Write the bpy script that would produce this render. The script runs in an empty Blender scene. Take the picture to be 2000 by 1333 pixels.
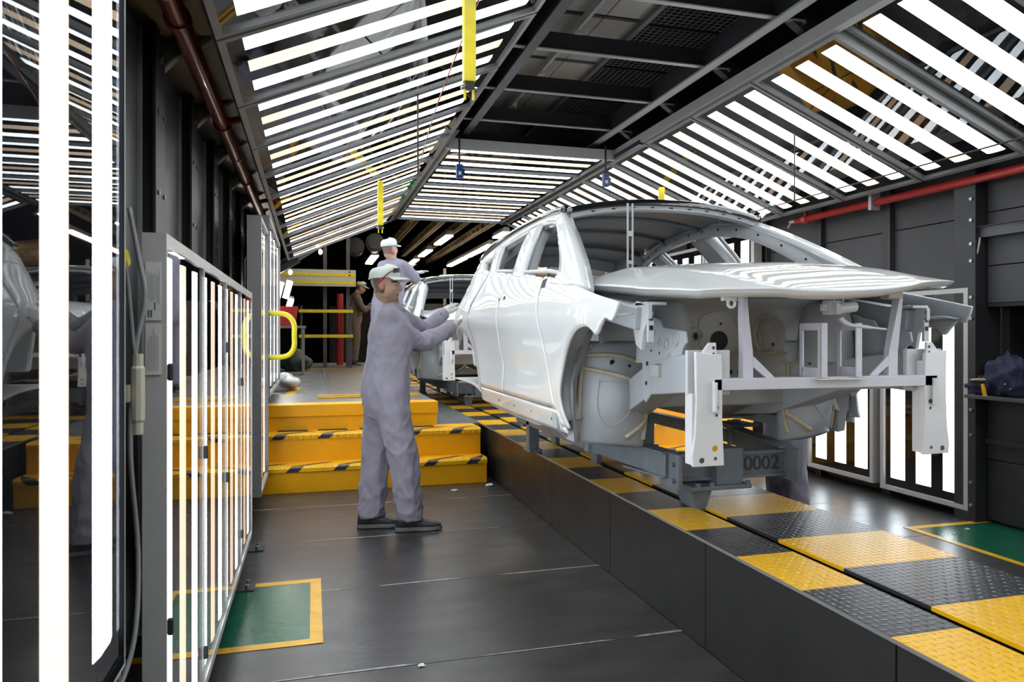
import bpy, bmesh, math, random
from mathutils import Vector, Matrix, Euler
from mathutils.bvhtree import BVHTree
random.seed(7)
SC = bpy.context.scene
COL = SC.collection
PI = math.pi

# ------------------------------------------------------------------ camera
cam_d = bpy.data.cameras.new('camera'); cam = bpy.data.objects.new('camera', cam_d); COL.objects.link(cam)
cam.location = (0, 0, 1.33)
cam.rotation_euler = (PI/2, 0, -math.atan(390/1396))
cam_d.sensor_width = 36; cam_d.lens = 1396/2000*36
cam_d.shift_y = -11.5/2000
cam_d.clip_start = 0.05; cam_d.clip_end = 200
cam_d.dof.use_dof = True; cam_d.dof.focus_distance = 4.2; cam_d.dof.aperture_fstop = 6.3
SC.camera = cam
# ------------------------------------------------------------------ world, exposure
wd = bpy.data.worlds.new('world'); SC.world = wd; wd.use_nodes = True
wd.node_tree.nodes['Background'].inputs[0].default_value = (.8, .88, 1, 1)
wd.node_tree.nodes['Background'].inputs[1].default_value = 0.02
SC.view_settings.view_transform = 'Standard'; SC.view_settings.look = 'None'
SC.view_settings.gamma = 1; SC.view_settings.use_curve_mapping = False
SC.view_settings.exposure = 0.08
STRIP = 8.0                      # radiance of the tube strips
CYC = SC.cycles
CYC.use_denoising = True; CYC.use_adaptive_sampling = True; CYC.adaptive_threshold = .02
CYC.max_bounces = 6; CYC.diffuse_bounces = 2; CYC.glossy_bounces = 3; CYC.transparent_max_bounces = 12
CYC.transmission_bounces = 4
CYC.caustics_reflective = False; CYC.caustics_refractive = False
CYC.sample_clamp_indirect = 4.0

# ------------------------------------------------------------------ materials
MATS = {}
def new_mat(name):
    m = bpy.data.materials.new(name); m.use_nodes = True; MATS[name] = m
    nt = m.node_tree
    return m, nt, nt.nodes['Principled BSDF']
def mat(name, col, rough=.5, metal=0, var=.12, scale=6, bump=0, bscale=60, coat=0, spec=.5, stretch=(1, 1, 1), rvar=0, col2=None):
    """procedural material: noise-varied colour, optional fine bump"""
    m, nt, b = new_mat(name)
    tc = nt.nodes.new('ShaderNodeTexCoord'); mp = nt.nodes.new('ShaderNodeMapping'); mp.inputs['Scale'].default_value = stretch
    nt.links.new(tc.outputs['Object'], mp.inputs[0])
    n = nt.nodes.new('ShaderNodeTexNoise'); n.inputs['Scale'].default_value = scale; n.inputs['Detail'].default_value = 4
    nt.links.new(mp.outputs[0], n.inputs['Vector'])
    mx = nt.nodes.new('ShaderNodeMix'); mx.data_type = 'RGBA'
    c2 = col2 or tuple(c*(1-var*2) for c in col)
    mx.inputs[6].default_value = (*col, 1); mx.inputs[7].default_value = (*c2, 1)
    cr = nt.nodes.new('ShaderNodeValToRGB'); cr.color_ramp.elements[0].position = .35; cr.color_ramp.elements[1].position = .75
    nt.links.new(n.outputs[0], cr.inputs[0]); nt.links.new(cr.outputs[0], mx.inputs[0])
    nt.links.new(mx.outputs[2], b.inputs['Base Color'])
    b.inputs['Roughness'].default_value = rough; b.inputs['Metallic'].default_value = metal
    b.inputs['Specular IOR Level'].default_value = spec
    if coat: b.inputs['Coat Weight'].default_value = coat; b.inputs['Coat Roughness'].default_value = .03; b.inputs['Coat IOR'].default_value = 1.65
    if rvar:
        mr = nt.nodes.new('ShaderNodeMapRange'); mr.inputs[3].default_value = rough-rvar; mr.inputs[4].default_value = rough+rvar
        nt.links.new(n.outputs[0], mr.inputs[0]); nt.links.new(mr.outputs[0], b.inputs['Roughness'])
    if bump:
        n2 = nt.nodes.new('ShaderNodeTexNoise'); n2.inputs['Scale'].default_value = bscale; n2.inputs['Detail'].default_value = 3
        nt.links.new(mp.outputs[0], n2.inputs['Vector'])
        bp = nt.nodes.new('ShaderNodeBump'); bp.inputs['Strength'].default_value = bump; bp.inputs['Distance'].default_value = .01
        nt.links.new(n2.outputs[0], bp.inputs['Height']); nt.links.new(bp.outputs[0], b.inputs['Normal'])
    return m
def emit(name, col, s):
    m, nt, b = new_mat(name)
    b.inputs['Base Color'].default_value = (.8, .8, .8, 1)
    b.inputs['Emission Color'].default_value = (*col, 1); b.inputs['Emission Strength'].default_value = s
    return m
def glass(name, ior, tint=(1, 1, 1)):
    m, nt, b = new_mat(name); nt.nodes.remove(b)
    out = nt.nodes['Material Output']
    tr = nt.nodes.new('ShaderNodeBsdfTransparent'); tr.inputs[0].default_value = (*tint, 1)
    gl = nt.nodes.new('ShaderNodeBsdfGlossy'); gl.inputs['Roughness'].default_value = .015; gl.inputs[0].default_value = (1, 1, 1, 1)
    fr = nt.nodes.new('ShaderNodeFresnel'); fr.inputs[0].default_value = ior
    mx = nt.nodes.new('ShaderNodeMixShader')
    nt.links.new(fr.outputs[0], mx.inputs[0]); nt.links.new(tr.outputs[0], mx.inputs[1]); nt.links.new(gl.outputs[0], mx.inputs[2])
    nt.links.new(mx.outputs[0], out.inputs[0])
    return m
def tread(name, col, col2):
    """painted steel tread plate: raised lozenges in alternating directions as bump"""
    m, nt, b = new_mat(name)
    L = nt.links.new
    tc = nt.nodes.new('ShaderNodeTexCoord'); sp = nt.nodes.new('ShaderNodeSeparateXYZ'); L(tc.outputs['Object'], sp.inputs[0])
    def M(op, a, b_=None):
        n = nt.nodes.new('ShaderNodeMath'); n.operation = op
        for i, v in enumerate((a, b_)):
            if v is None: continue
            if isinstance(v, (int, float)): n.inputs[i].default_value = v
            else: L(v, n.inputs[i])
        return n.outputs[0]
    P = .030
    u = M('DIVIDE', sp.outputs[0], P); v = M('DIVIDE', sp.outputs[1], P)
    fu, fv = M('FLOOR', u), M('FLOOR', v)
    par = M('MODULO', M('ABSOLUTE', M('ADD', fu, fv)), 2.0)
    du = M('SUBTRACT', M('SUBTRACT', u, fu), .5); dv = M('SUBTRACT', M('SUBTRACT', v, fv), .5)
    a_ = M('ADD', M('MULTIPLY', du, par), M('MULTIPLY', dv, M('SUBTRACT', 1.0, par)))
    c_ = M('ADD', M('MULTIPLY', dv, par), M('MULTIPLY', du, M('SUBTRACT', 1.0, par)))
    r2 = M('ADD', M('POWER', M('DIVIDE', a_, .46), 2.0), M('POWER', M('DIVIDE', c_, .2), 2.0))
    h = M('MAXIMUM', M('SUBTRACT', 1.0, r2), 0.0)
    n = nt.nodes.new('ShaderNodeTexNoise'); n.inputs['Scale'].default_value = 14; n.inputs['Detail'].default_value = 6; L(tc.outputs['Object'], n.inputs['Vector'])
    cr = nt.nodes.new('ShaderNodeValToRGB'); cr.color_ramp.elements[0].position = .55; cr.color_ramp.elements[1].position = .72; L(n.outputs[0], cr.inputs[0])
    mx = nt.nodes.new('ShaderNodeMix'); mx.data_type = 'RGBA'; mx.inputs[6].default_value = (*col, 1); mx.inputs[7].default_value = (*col2, 1)
    L(M('MULTIPLY', cr.outputs[0], .6), mx.inputs[0]); L(mx.outputs[2], b.inputs['Base Color'])
    bp = nt.nodes.new('ShaderNodeBump'); bp.inputs['Strength'].default_value = 1.0; bp.inputs['Distance'].default_value = .007
    L(h, bp.inputs['Height']); L(bp.outputs[0], b.inputs['Normal'])
    b.inputs['Roughness'].default_value = .30; b.inputs['Specular IOR Level'].default_value = .45
    return m

mat('floor_steel', (.048, .046, .045), .32, .0, var=.25, scale=3, bump=.10, bscale=25, spec=.6, rvar=.08, stretch=(1, 2.5, 1))
mat('scuff', (.40, .38, .36), .5, var=.3, scale=25, stretch=(1, 6, 1), col2=(.06, .06, .06))
mat('platform_grey', (.19, .20, .20), .32, var=.15, scale=4, spec=.6, rvar=.08)
mat('slat_brown', (.16, .13, .115), .45, var=.2, scale=5, stretch=(4, 1, 1))
mat('green_paint', (.008, .105, .055), .22, var=.18, scale=9, bump=.12, bscale=70)
mat('line_yellow', (.72, .38, .01), .35, var=.15, scale=14)
mat('step_yellow', (.93, .43, .003), .38, var=.06, scale=5, bump=.03, bscale=20)
mat('plinth_black', (.017, .016, .0155), .36, var=.2, scale=5, spec=.5, rvar=.06)
mat('wall_black', (.028, .028, .030), .45, var=.2, scale=4, bump=.03)
mat('wall_grey', (.075, .075, .080), .42, var=.18, scale=3, bump=.03, bscale=30)
mat('wall_charcoal', (.050, .048, .052), .5, var=.12, scale=3, bump=.04, bscale=30)
mat('dark_void', (.010, .010, .011), .7)
mat('beam_black', (.020, .020, .022), .4)
mat('alu', (.52, .51, .49), .36, .55, var=.06, scale=12, stretch=(1, 1, 8))
mat('frame_grey', (.21, .205, .20), .45, .0, var=.06, scale=8)
mat('alu_white', (.50, .49, .47), .42, .0, var=.05, scale=8)
mat('alu_grey', (.30, .295, .29), .42, .0, var=.05, scale=8)
mat('steel', (.45, .45, .46), .3, .85, var=.1)
mat('tray', (.010, .010, .012), .95, spec=0)
mat('red_paint', (.50, .035, .03), .3, var=.12, scale=8, coat=.3)
mat('red_pipe_dark', (.33, .045, .035), .3, var=.15, scale=8, coat=.3)
mat('sheet_grey', (.30, .275, .255), .40, .2, var=.25, scale=2, stretch=(1, .3, 1))
mat('mesh_wire', (.16, .16, .16), .5)
mat('yellow_paint', (.78, .62, .015), .4, var=.12, scale=14)
mat('yellow_rail', (.78, .66, .02), .35, var=.08)
mat('tan_rail', (.34, .23, .11), .55, var=.35, scale=12)
mat('car_white', (.74, .75, .745), .55, coat=.9, var=.01, scale=2, spec=.2)
mat('car_black', (.008, .008, .009), .12, coat=1.0, var=.05)
mat('primer', (.44, .465, .49), .38, var=.08, scale=4)
mat('primer_light', (.56, .575, .59), .36, var=.05, scale=4)
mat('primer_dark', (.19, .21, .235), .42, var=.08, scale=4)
mat('primer_warm', (.48, .47, .45), .42, var=.12, scale=3)
mat('sealer', (.58, .50, .36), .55, var=.12, scale=20, bump=.1, bscale=40)
mat('hole_black', (.006, .006, .006), .6)
mat('jig_white', (.70, .70, .71), .32, var=.04)
mat('jig_lilac', (.58, .57, .63), .34, var=.05)
mat('skid_grey', (.16, .185, .215), .42, var=.15, scale=8)
mat('rubber', (.012, .012, .013), .55)
mat('coverall', (.315, .292, .350), .85, var=.10, scale=7, bump=.22, bscale=28, spec=.2)
mat('coverall_dark', (.245, .235, .30), .85, var=.08, scale=7, bump=.2, bscale=28, spec=.2)
mat('coverall_brown', (.17, .125, .10), .85, var=.1, scale=7, bump=.2, bscale=28, spec=.2)
mat('cap_white', (.60, .62, .58), .8, var=.06, bump=.1)
mat('cap_blue', (.58, .66, .70), .8, var=.06, bump=.1)
mat('glove', (.58, .57, .54), .85, var=.12, scale=40, bump=.2, bscale=120, col2=(.36, .34, .30))
mat('shoe_dark', (.030, .034, .030), .5, var=.3, scale=40)
mat('shoe_sole', (.17, .17, .165), .6, var=.2, scale=30)
mat('lace', (.10, .06, .05), .7)
mat('navy', (.014, .014, .045), .75, var=.2, bump=.25, bscale=18)
mat('tan_cloth', (.50, .38, .20), .8)
mat('plastic_blue', (.02, .05, .20), .4)
mat('plastic_beige', (.50, .47, .36), .45, var=.05)
mat('cable_grey', (.22, .22, .22), .5)
mat('cord_black', (.012, .012, .013), .6)
mat('exit_green', (.0, .17, .06), .4)
mat('paper', (.75, .74, .70), .7)
mat('print_dark', (.06, .06, .06), .6)
mat('print_grey', (.30, .30, .30), .6)
mat('dark_lens', (.03, .02, .02), .15)
mat('temple_red', (.25, .03, .03), .4)
mat('hair_dark', (.02, .014, .01), .7)
mat('film', (.62, .64, .66), .25, var=.2)
mat('green_plastic', (.03, .20, .08), .4)
mat('dark_green', (.03, .05, .03), .6)
emit('strip_cool', (.84, .93, 1.0), STRIP)
emit('strip_warm', (1.0, .72, .47), STRIP*.21)
emit('hall_lamp', (1.0, .90, .76), 30)
emit('bulb_lamp', (1.0, .95, .85), 6)
glass('pane_glass', 2.0)
tread('tread_yellow', (.86, .46, .008), (.70, .36, .02))
tread('tread_black', (.034, .034, .037), (.075, .075, .08))

# ------------------------------------------------------------------ mesh helpers
class MB:
    def __init__(s): s.v = []; s.f = []
    def add(s, vs, fs):
        o = len(s.v); s.v += [tuple(v) for v in vs]; s.f += [tuple(i+o for i in f) for f in fs]; return s
    def box(s, x0, x1, y0, y1, z0, z1):
        return s.add([(x0,y0,z0),(x1,y0,z0),(x1,y1,z0),(x0,y1,z0),(x0,y0,z1),(x1,y0,z1),(x1,y1,z1),(x0,y1,z1)],
                     [(0,3,2,1),(4,5,6,7),(0,1,5,4),(1,2,6,5),(2,3,7,6),(3,0,4,7)])
    def hexa(s, p):   # 8 points: bottom 4, top 4
        return s.add(p, [(0,3,2,1),(4,5,6,7),(0,1,5,4),(1,2,6,5),(2,3,7,6),(3,0,4,7)])
    def bar(s, a, b, w, h, up=(0,0,1)):
        a, b = Vector(a), Vector(b); d = (b-a).normalized(); u = Vector(up)
        r = d.cross(u)
        if r.length < 1e-4: r = d.cross(Vector((1,0,0)))
        r.normalize(); u = r.cross(d)
        r *= w/2; u *= h/2
        return s.add([a-r-u,a+r-u,a+r+u,a-r+u,b-r-u,b+r-u,b+r+u,b-r+u], [(0,1,2,3),(7,6,5,4),(0,4,5,1),(1,5,6,2),(2,6,7,3),(3,7,4,0)])
    def tube(s, path, r, n=8, cap=True, flat=1.0):
        P = [Vector(p) for p in path]; rs = r if isinstance(r, (list, tuple)) else [r]*len(P)
        rings = []; ref = None
        for i, p in enumerate(P):
            d = (P[min(i+1,len(P)-1)]-P[max(i-1,0)]).normalized()
            if ref is None: ref = Vector((0,0,1)) if abs(d.z) < .9 else Vector((1,0,0))
            x = d.cross(ref).normalized(); y = x.cross(d).normalized(); ref = y
            rings.append([p+(x*math.cos(2*PI*k/n)+y*math.sin(2*PI*k/n)*flat)*rs[i] for k in range(n)])
        return s.loft(rings, cap=cap)
    def loft(s, rings, closed=True, cap=True):
        n = len(rings[0]); o = len(s.v)
        for r in rings: s.v += [tuple(p) for p in r]
        for i in range(len(rings)-1):
            for k in range(n if closed else n-1):
                k2 = (k+1) % n
                s.f.append((o+i*n+k, o+i*n+k2, o+(i+1)*n+k2, o+(i+1)*n+k))
        if cap and closed:
            s.f.append(tuple(o+k for k in range(n))[::-1]); s.f.append(tuple(o+(len(rings)-1)*n+k for k in range(n)))
        return s
    def grid(s, fn, nu, nv):
        o = len(s.v)
        for i in range(nu+1):
            for j in range(nv+1): s.v.append(tuple(fn(i/nu, j/nv)))
        for i in range(nu):
            for j in range(nv):
                a = o+i*(nv+1)+j; s.f.append((a, a+nv+1, a+nv+2, a+1))
        return s
    def prism(s, poly, h0, h1, axis='z'):
        """extrude a 2-D polygon; axis x: poly is (y,z); y: (x,z); z: (x,y)"""
        def pt(p, h): return {'x': (h,p[0],p[1]), 'y': (p[0],h,p[1]), 'z': (p[0],p[1],h)}[axis]
        n = len(poly)
        return s.add([pt(p,h0) for p in poly]+[pt(p,h1) for p in poly],
                     [tuple(range(n))[::-1], tuple(range(n,2*n))]+[(i,(i+1)%n,n+(i+1)%n,n+i) for i in range(n)])
    def sphere(s, c, r, nu=12, nv=8, rot=None):
        c = Vector(c); r = (r,r,r) if isinstance(r,(int,float)) else r
        rings = []
        for i in range(nv+1):
            t = PI*i/nv; rg = []
            for k in range(nu):
                p = Vector((r[0]*math.sin(t)*math.cos(2*PI*k/nu), r[1]*math.sin(t)*math.sin(2*PI*k/nu), -r[2]*math.cos(t)))
                if rot is not None: p = rot @ p
                rg.append(c+p)
            rings.append(rg)
        return s.loft(rings, cap=False)
    def cyl(s, a, b, r, n=12, r2=None): return s.tube([a,b], [r, r if r2 is None else r2], n)
    def mesh(s, name, smooth=False, fix=True, weld=False):
        me = bpy.data.meshes.new(name); me.from_pydata(s.v, [], s.f)
        if fix or weld:
            bm = bmesh.new(); bm.from_mesh(me)
            if weld: bmesh.ops.remove_doubles(bm, verts=bm.verts, dist=1e-5)
            bmesh.ops.recalc_face_normals(bm, faces=bm.faces); bm.to_mesh(me); bm.free()
        if smooth: me.polygons.foreach_set('use_smooth', [True]*len(me.polygons))
        return me
    def build(s, name, m, parent=None, smooth=False, bevel=0, sharp=None, solid=0, sub=0, offset=-1, **kw):
        me = s.mesh(name, smooth)
        return mkobj(name, me, m, parent, bevel=bevel, smooth=smooth, sharp=sharp, solid=solid, sub=sub, offset=offset, **kw)
def mkobj(name, me, m, parent=None, bevel=0, smooth=False, sharp=None, solid=0, sub=0, offset=-1, loc=None, rot=None, **kw):
    o = bpy.data.objects.new(name, me); COL.objects.link(o)
    if isinstance(m, str): m = MATS[m]
    if m is not None and not me.materials: me.materials.append(m)
    if parent: o.parent = parent
    if loc is not None: o.location = loc
    if rot is not None: o.rotation_euler = rot
    if solid:
        md = o.modifiers.new('solid', 'SOLIDIFY'); md.thickness = solid; md.offset = offset
    if sub:
        md = o.modifiers.new('sub', 'SUBSURF'); md.levels = sub; md.render_levels = sub
    if bevel:
        md = o.modifiers.new('bevel', 'BEVEL'); md.width = bevel; md.segments = 2; md.limit_method = 'ANGLE'; md.angle_limit = .6
    if sharp is not None and smooth: me.set_sharp_from_angle(angle=sharp)
    for k, v in kw.items(): o[k] = v
    return o
def tag(o, label, category, group=None):
    o['label'] = label; o['category'] = category
    if group: o['group'] = group
    return o
def empty(name, loc=(0,0,0), rz=0, label=None, category=None, group=None):
    o = bpy.data.objects.new(name, None); COL.objects.link(o); o.empty_display_size = .1
    o.location = loc; o.rotation_euler = (0,0,rz)
    if label: tag(o, label, category, group)
    return o
def structure(o): o['kind'] = 'structure'; return o
def copy_tree(o, parent=None):
    c = o.copy(); COL.objects.link(c); c.parent = parent
    for ch in list(o.children): copy_tree(ch, c)
    return c
def lerp(a, b, t): return a+(b-a)*t
def smoothpath(P, n=6):
    """Catmull-Rom through the points"""
    P = [Vector(p) for p in P]; out = []
    for i in range(len(P)-1):
        p0, p1, p2, p3 = P[max(i-1,0)], P[i], P[i+1], P[min(i+2,len(P)-1)]
        for k in range(n):
            t = k/n
            out.append(.5*((2*p1)+(p2-p0)*t+(2*p0-5*p1+4*p2-p3)*t*t+(3*p1-p0-3*p2+p3)*t**3))
    out.append(P[-1]); return out
def text_mesh(txt, size, name, m, parent, loc, rot, depth=.0015, align='CENTER'):
    cu = bpy.data.curves.new('t', 'FONT'); cu.body = txt; cu.size = size; cu.extrude = depth; cu.align_x = align; cu.align_y = 'CENTER'
    to = bpy.data.objects.new('t', cu); COL.objects.link(to)
    dg = bpy.context.evaluated_depsgraph_get(); me = bpy.data.meshes.new_from_object(to.evaluated_get(dg))
    bpy.data.objects.remove(to); bpy.data.curves.remove(cu)
    me.materials.clear()
    return mkobj(name, me, m, parent, loc=loc, rot=rot)
ORD = ['nearest','second','third','fourth','fifth','sixth','seventh','eighth','ninth','tenth','eleventh','twelfth','thirteenth','fourteenth','fifteenth']

# fresnel for the panes, the same from both sides
def fix_glass(name, f0, tint=(1,1,1)):
    m = MATS[name]; nt = m.node_tree; L = nt.links.new
    mx = [n for n in nt.nodes if n.type == 'MIX_SHADER'][0]
    g = nt.nodes.new('ShaderNodeNewGeometry'); d = nt.nodes.new('ShaderNodeVectorMath'); d.operation = 'DOT_PRODUCT'
    L(g.outputs['Normal'], d.inputs[0]); L(g.outputs['Incoming'], d.inputs[1])
    def M(op, a, b):
        n = nt.nodes.new('ShaderNodeMath'); n.operation = op; n.use_clamp = False
        for i, v in enumerate((a, b)):
            if v is None: continue
            if isinstance(v, (int, float)): n.inputs[i].default_value = v
            else: L(v, n.inputs[i])
        return n.outputs[0]
    c = M('ABSOLUTE', d.outputs['Value'], None); o = M('POWER', M('SUBTRACT', 1.0, c), 5.0)
    F = M('ADD', f0, M('MULTIPLY', o, 1-f0)); L(F, mx.inputs[0])
fix_glass('pane_glass', .06)

# ------------------------------------------------------------------ setting: floors
def structbox(name, m, *b, parent=None, bevel=0):
    o = MB().box(*b).build(name, m, parent, bevel=bevel)
    if parent is None: structure(o)
    return o
floor = structbox('floor', 'plinth_black', -.9, 5.6, -4, 6.9, -.12, -.012)
SEAM = [-2.82+.95*k for k in range(11)]
for y0, y1 in zip([-4]+SEAM, SEAM+[6.9]):
    for x0, x1 in ((-.88, 1.60), (2.42, 4.72)):
        MB().box(x0, x1, y0+.002, y1-.002, -.012, 0).build('floor_plate', 'floor_steel', floor, bevel=.0015)
random.seed(3)
for y in SEAM[4:]:
    m = MB(); x = -.85
    while x < 1.5:      # worn bright edge beside the joint, broken up
        l = random.uniform(.15, .7); w = random.uniform(.008, .020)
        m.add([(x, y+.003, .0006), (x+l, y+.003, .0006), (x+l*.9, y+.003+w, .0006), (x+l*.1, y+.003+w*.7, .0006)], [(0,1,2,3)]); x += l+random.uniform(.05, .25)
    m.build('worn_edge', 'scuff', floor, kind='stuff')
# painted green bays
def green_bay(name, x0, x1, y0, y1, b, sides):
    e = MB().box(x0, x1, y0, y1, .0004, .0016).build(name, 'green_paint', floor)
    m = MB()
    if 'n' in sides: m.box(x0, x1, y1-b, y1, .001, .0026)
    if 's' in sides: m.box(x0, x1, y0, y0+b, .001, .0026)
    if 'e' in sides: m.box(x1-b, x1, y0, y1, .001, .0028)
    if 'w' in sides: m.box(x0, x0+b, y0, y1, .001, .0028)
    m.build('yellow_border', 'line_yellow', e)
green_bay('green_floor_bay', -.86, .045, 3.19, 4.04, .055, 'nse')
green_bay('green_floor_bay', 3.93, 4.66, 3.14, 4.03, .055, 'nsw')

# ------------------------------------------------------------------ setting: walls
wl = structbox('wall_left', 'wall_black', -.95, -.80, -4, 14, -.1, 4.0)
for k in range(12):
    yc = 3.46+.95*(k-5)
    col = MB().box(-.80, -.66, yc-.075, yc+.075, 0, 3.6).box(-.66, -.645, yc-.10, yc+.10, 0, 3.6).build('column', 'wall_black', wl, bevel=.003)
    bm_ = MB()
    for z in [.5, .95, 1.25, 1.6, 1.95, 2.3, 2.55, 2.68]:
        for dy in ((-.06, .06) if z < 2.4 else (0,)):
            bm_.cyl((-.645, yc+dy, z), (-.637, yc+dy, z), .011 if z < 2.4 else .02, 6)
    bm_.build('bolt_heads', 'steel', col, kind='stuff')
    if yc > -.5:
        MB().box(-.80, -.715, yc+.10, yc+.85, .05, 3.5).build('wall_panel', 'wall_grey', wl, bevel=.004)
        MB().box(-.80, -.70, yc+.845, yc+.86, .05, 3.5).build('edge_strip', 'alu_grey', wl)
        MB().prism([(-.80, 2.40), (-.60, 2.62), (-.40, 2.78), (-.40, 2.86), (-.80, 2.86)], yc+.14, yc+.20, 'y').build('gusset', 'alu_grey', wl, bevel=.01)
wr = structbox('wall_right', 'wall_black', 4.75, 4.9, -4, 3.5, -.1, 4.0)
MB().box(4.72, 4.9, 4.12, 14, -.1, 4.0).build('wall_board', 'wall_black', wr)
# boards of the right wall between posts
posts_r = [4.12, 4.96, 5.80, 6.64, 7.48, 8.32, 9.16, 10.0]
for i, y in enumerate(posts_r):
    MB().box(4.66 if i else 4.52, 4.75, y-.045 if i else y-.13, y+.045, 0, 3.4).build('column', 'wall_black', wr, bevel=.003)
    if i:
        MB().box(4.64, 4.75, y-.065, y-.045, 0, 3.4).build('edge_strip', 'wall_charcoal', wr)
    z0 = .02
    for z1 in (.55, 1.10, 1.72, 2.2, 3.4):
        MB().box(4.685, 4.73, y+.05, y+.77, z0+.003, z1-.003).build('wall_panel', 'wall_charcoal', wr, bevel=.003); z0 = z1
bm_ = MB()
for z in (.12, .28, .62, .80, 1.45, 1.60, 1.86, 1.98, 2.15, 2.30):
    bm_.cyl((4.52, 4.02, z), (4.508, 4.02, z), .013, 6)
bm_.build('bolt_heads', 'steel', wr, kind='stuff')
# bay with the recess and shelf
for z0, z1 in ((1.55, 1.82), (1.82, 2.20), (2.20, 3.4)):
    MB().box(4.62, 4.75, 2.2, 3.98, z0+.003, z1-.003).build('wall_panel', 'wall_charcoal', wr, bevel=.003)
for z0, z1 in ((0.02, .45), (.45, .88)):
    MB().box(4.62, 4.75, 2.2, 3.98, z0+.003, z1-.003).build('wall_panel', 'wall_black', wr, bevel=.003)
MB().box(4.60, 4.62, 2.2, 3.98, .56, .60).build('rail', 'wall_black', wr)
MB().box(5.3, 5.34, 2.2, 4.0, .8, 1.6).box(4.75, 5.34, 3.92, 3.98, .8, 1.6).box(4.62, 5.34, 2.2, 3.98, 1.53, 1.56).build('recess_box', 'dark_void', wr)
MB().box(4.56, 4.58, 1.2, 4.02, 2.02, 2.10).box(4.54, 4.56, 1.2, 4.02, 2.095, 2.10).build('trunking', 'wall_grey', wr, bevel=.003)
MB().box(-.95, 4.9, -4.1, -4, -.1, 4.0).build('wall_back', 'wall_charcoal', kind='structure')

# ------------------------------------------------------------------ setting: ceiling
ce = structbox('ceiling', 'dark_void', -.95, 4.9, -4, 11.2, 3.95, 4.1)
for k in range(-4, 9):
    y = 3.10+.84*k
    MB().box(1.50, 2.02, y+.02, y+.80, 3.62, 3.64).build('ceiling_sheet', 'sheet_grey', ce)
    MB().box(2.03, 2.30, y+.02, y+.80, 3.62, 3.64).build('ceiling_sheet', 'sheet_grey', ce)
    for x0, x1 in ((2.34, 2.98), (.95, 1.46)):
        g = MB(); n = int((x1-x0)/.05)
        for i in range(n+1): g.box(x0+i*.05-.002, x0+i*.05+.002, y+.02, y+.80, 3.60, 3.604)
        for i in range(17): g.box(x0, x1, y+.02+i*.048, y+.024+i*.048, 3.604, 3.608)
        g.build('mesh_grate', 'mesh_wire', ce, kind='stuff')
    MB().box(2.30, 2.34, y, y+.84, 3.58, 3.64).box(1.46, 1.50, y, y+.84, 3.58, 3.64).build('sheet_edge', 'wall_grey', ce)
for x in (1.40, 2.73):
    MB().box(x-.012, x+.012, -3.5, 7.0, 3.25, 3.42).build('long_beam', 'beam_black', ce)
    MB().box(x-.035, x+.035, -3.5, 7.0, 3.235, 3.25).build('long_flange', 'wall_grey' if x < 2 else 'alu_grey', ce)
for k in range(-4, 4):
    y = 4.62+.83*k
    MB().box(1.12, 2.92, y-.004, y+.004, 3.27, 3.40).build('cross_beam', 'beam_black', ce)
    MB().box(1.12, 2.92, y-.045, y-.004, 3.262, 3.270).build('cross_flange', 'alu_grey', ce)
    br = MB().prism([(2.78, 3.30), (3.02, 3.14), (3.10, 3.20), (2.86, 3.40)], y-.03, y+.03, 'y').prism([(1.20,3.30),(1.00,3.20),(.95,3.27),(1.16,3.40)], y-.03, y+.03, 'y').build('joint_plate', 'beam_black', ce)
    b2 = MB()
    for t in (.15, .5, .85): b2.cyl((lerp(2.80,3.05,t), y-.03, lerp(3.34,3.18,t)), (lerp(2.80,3.05,t), y-.042, lerp(3.34,3.18,t)), .012, 6)
    b2.cyl((1.12, y-.03, 3.31), (1.12, y-.042, 3.31), .013, 6)
    b2.build('bolt_heads', 'steel', br, kind='stuff')
for k in range(7):
    y = 1.55+.84*k
    h = MB().box(1.86, 1.885, y-.40, y+.44, 3.56, 3.62).build('hook_rail', 'alu_grey', ce)
    m = MB().cyl((1.872, y, 3.56), (1.872, y, 3.53), .022, 10)
    m.tube(smoothpath([(1.872, y, 3.53), (1.878, y, 3.51), (1.89, y, 3.49), (1.875, y, 3.475), (1.86, y, 3.485)], 3), .005, 6)
    m.build('hook', 'alu_white', ce)
# closed dark faces above the sloped panels
MB().hexa([(-.8,-3.5,2.62),(1.05,-3.5,3.24),(1.05,11,3.24),(-.8,11,2.62),(-.8,-3.5,2.66),(1.05,-3.5,3.28),(1.05,11,3.28),(-.8,11,2.66)]).build('sloped_board', 'beam_black', ce)
MB().hexa([(3.1,-3.5,3.24),(4.8,-3.5,2.66),(4.8,11,2.66),(3.1,11,3.24),(3.1,-3.5,3.28),(4.8,-3.5,2.70),(4.8,11,2.70),(3.1,11,3.28)]).build('sloped_board', 'beam_black', ce)

# ------------------------------------------------------------------ light panels
MESHC = {}
def cached(key, fn):
    if key not in MESHC: MESHC[key] = fn()
    return MESHC[key]
def strip_mesh(L, w, m):
    n = 3; rings = []
    for x in (0, L):
        rings.append([(x, math.cos(PI*k/n)*w/2, math.sin(PI*k/n)*.005) for k in range(n+1)])
    mb = MB().loft(rings)
    me = mb.mesh('tube', False); me.materials.append(MATS[m]); return me
def frame_thin(m, Lx): return abs(Lx-1.41) < .01
def frame_mesh(Lx, Ly, fx, fy, mull, m, depth=.085, lip=.012):
    mb = MB()
    depth = .05 if frame_thin(m, Lx) else depth
    mb.box(0, Lx, 0, fy, -depth, lip).box(0, Lx, Ly-fy, Ly, -depth, lip).box(0, fx, fy, Ly-fy, -depth, lip).box(Lx-fx, Lx, fy, Ly-fy, -depth, lip)
    for y in mull: mb.box(fx, Lx-fx, y-.006, y+.006, -.05, lip*.4)
    me = mb.mesh('frame'); me.materials.append(MATS[m]); return me
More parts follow.
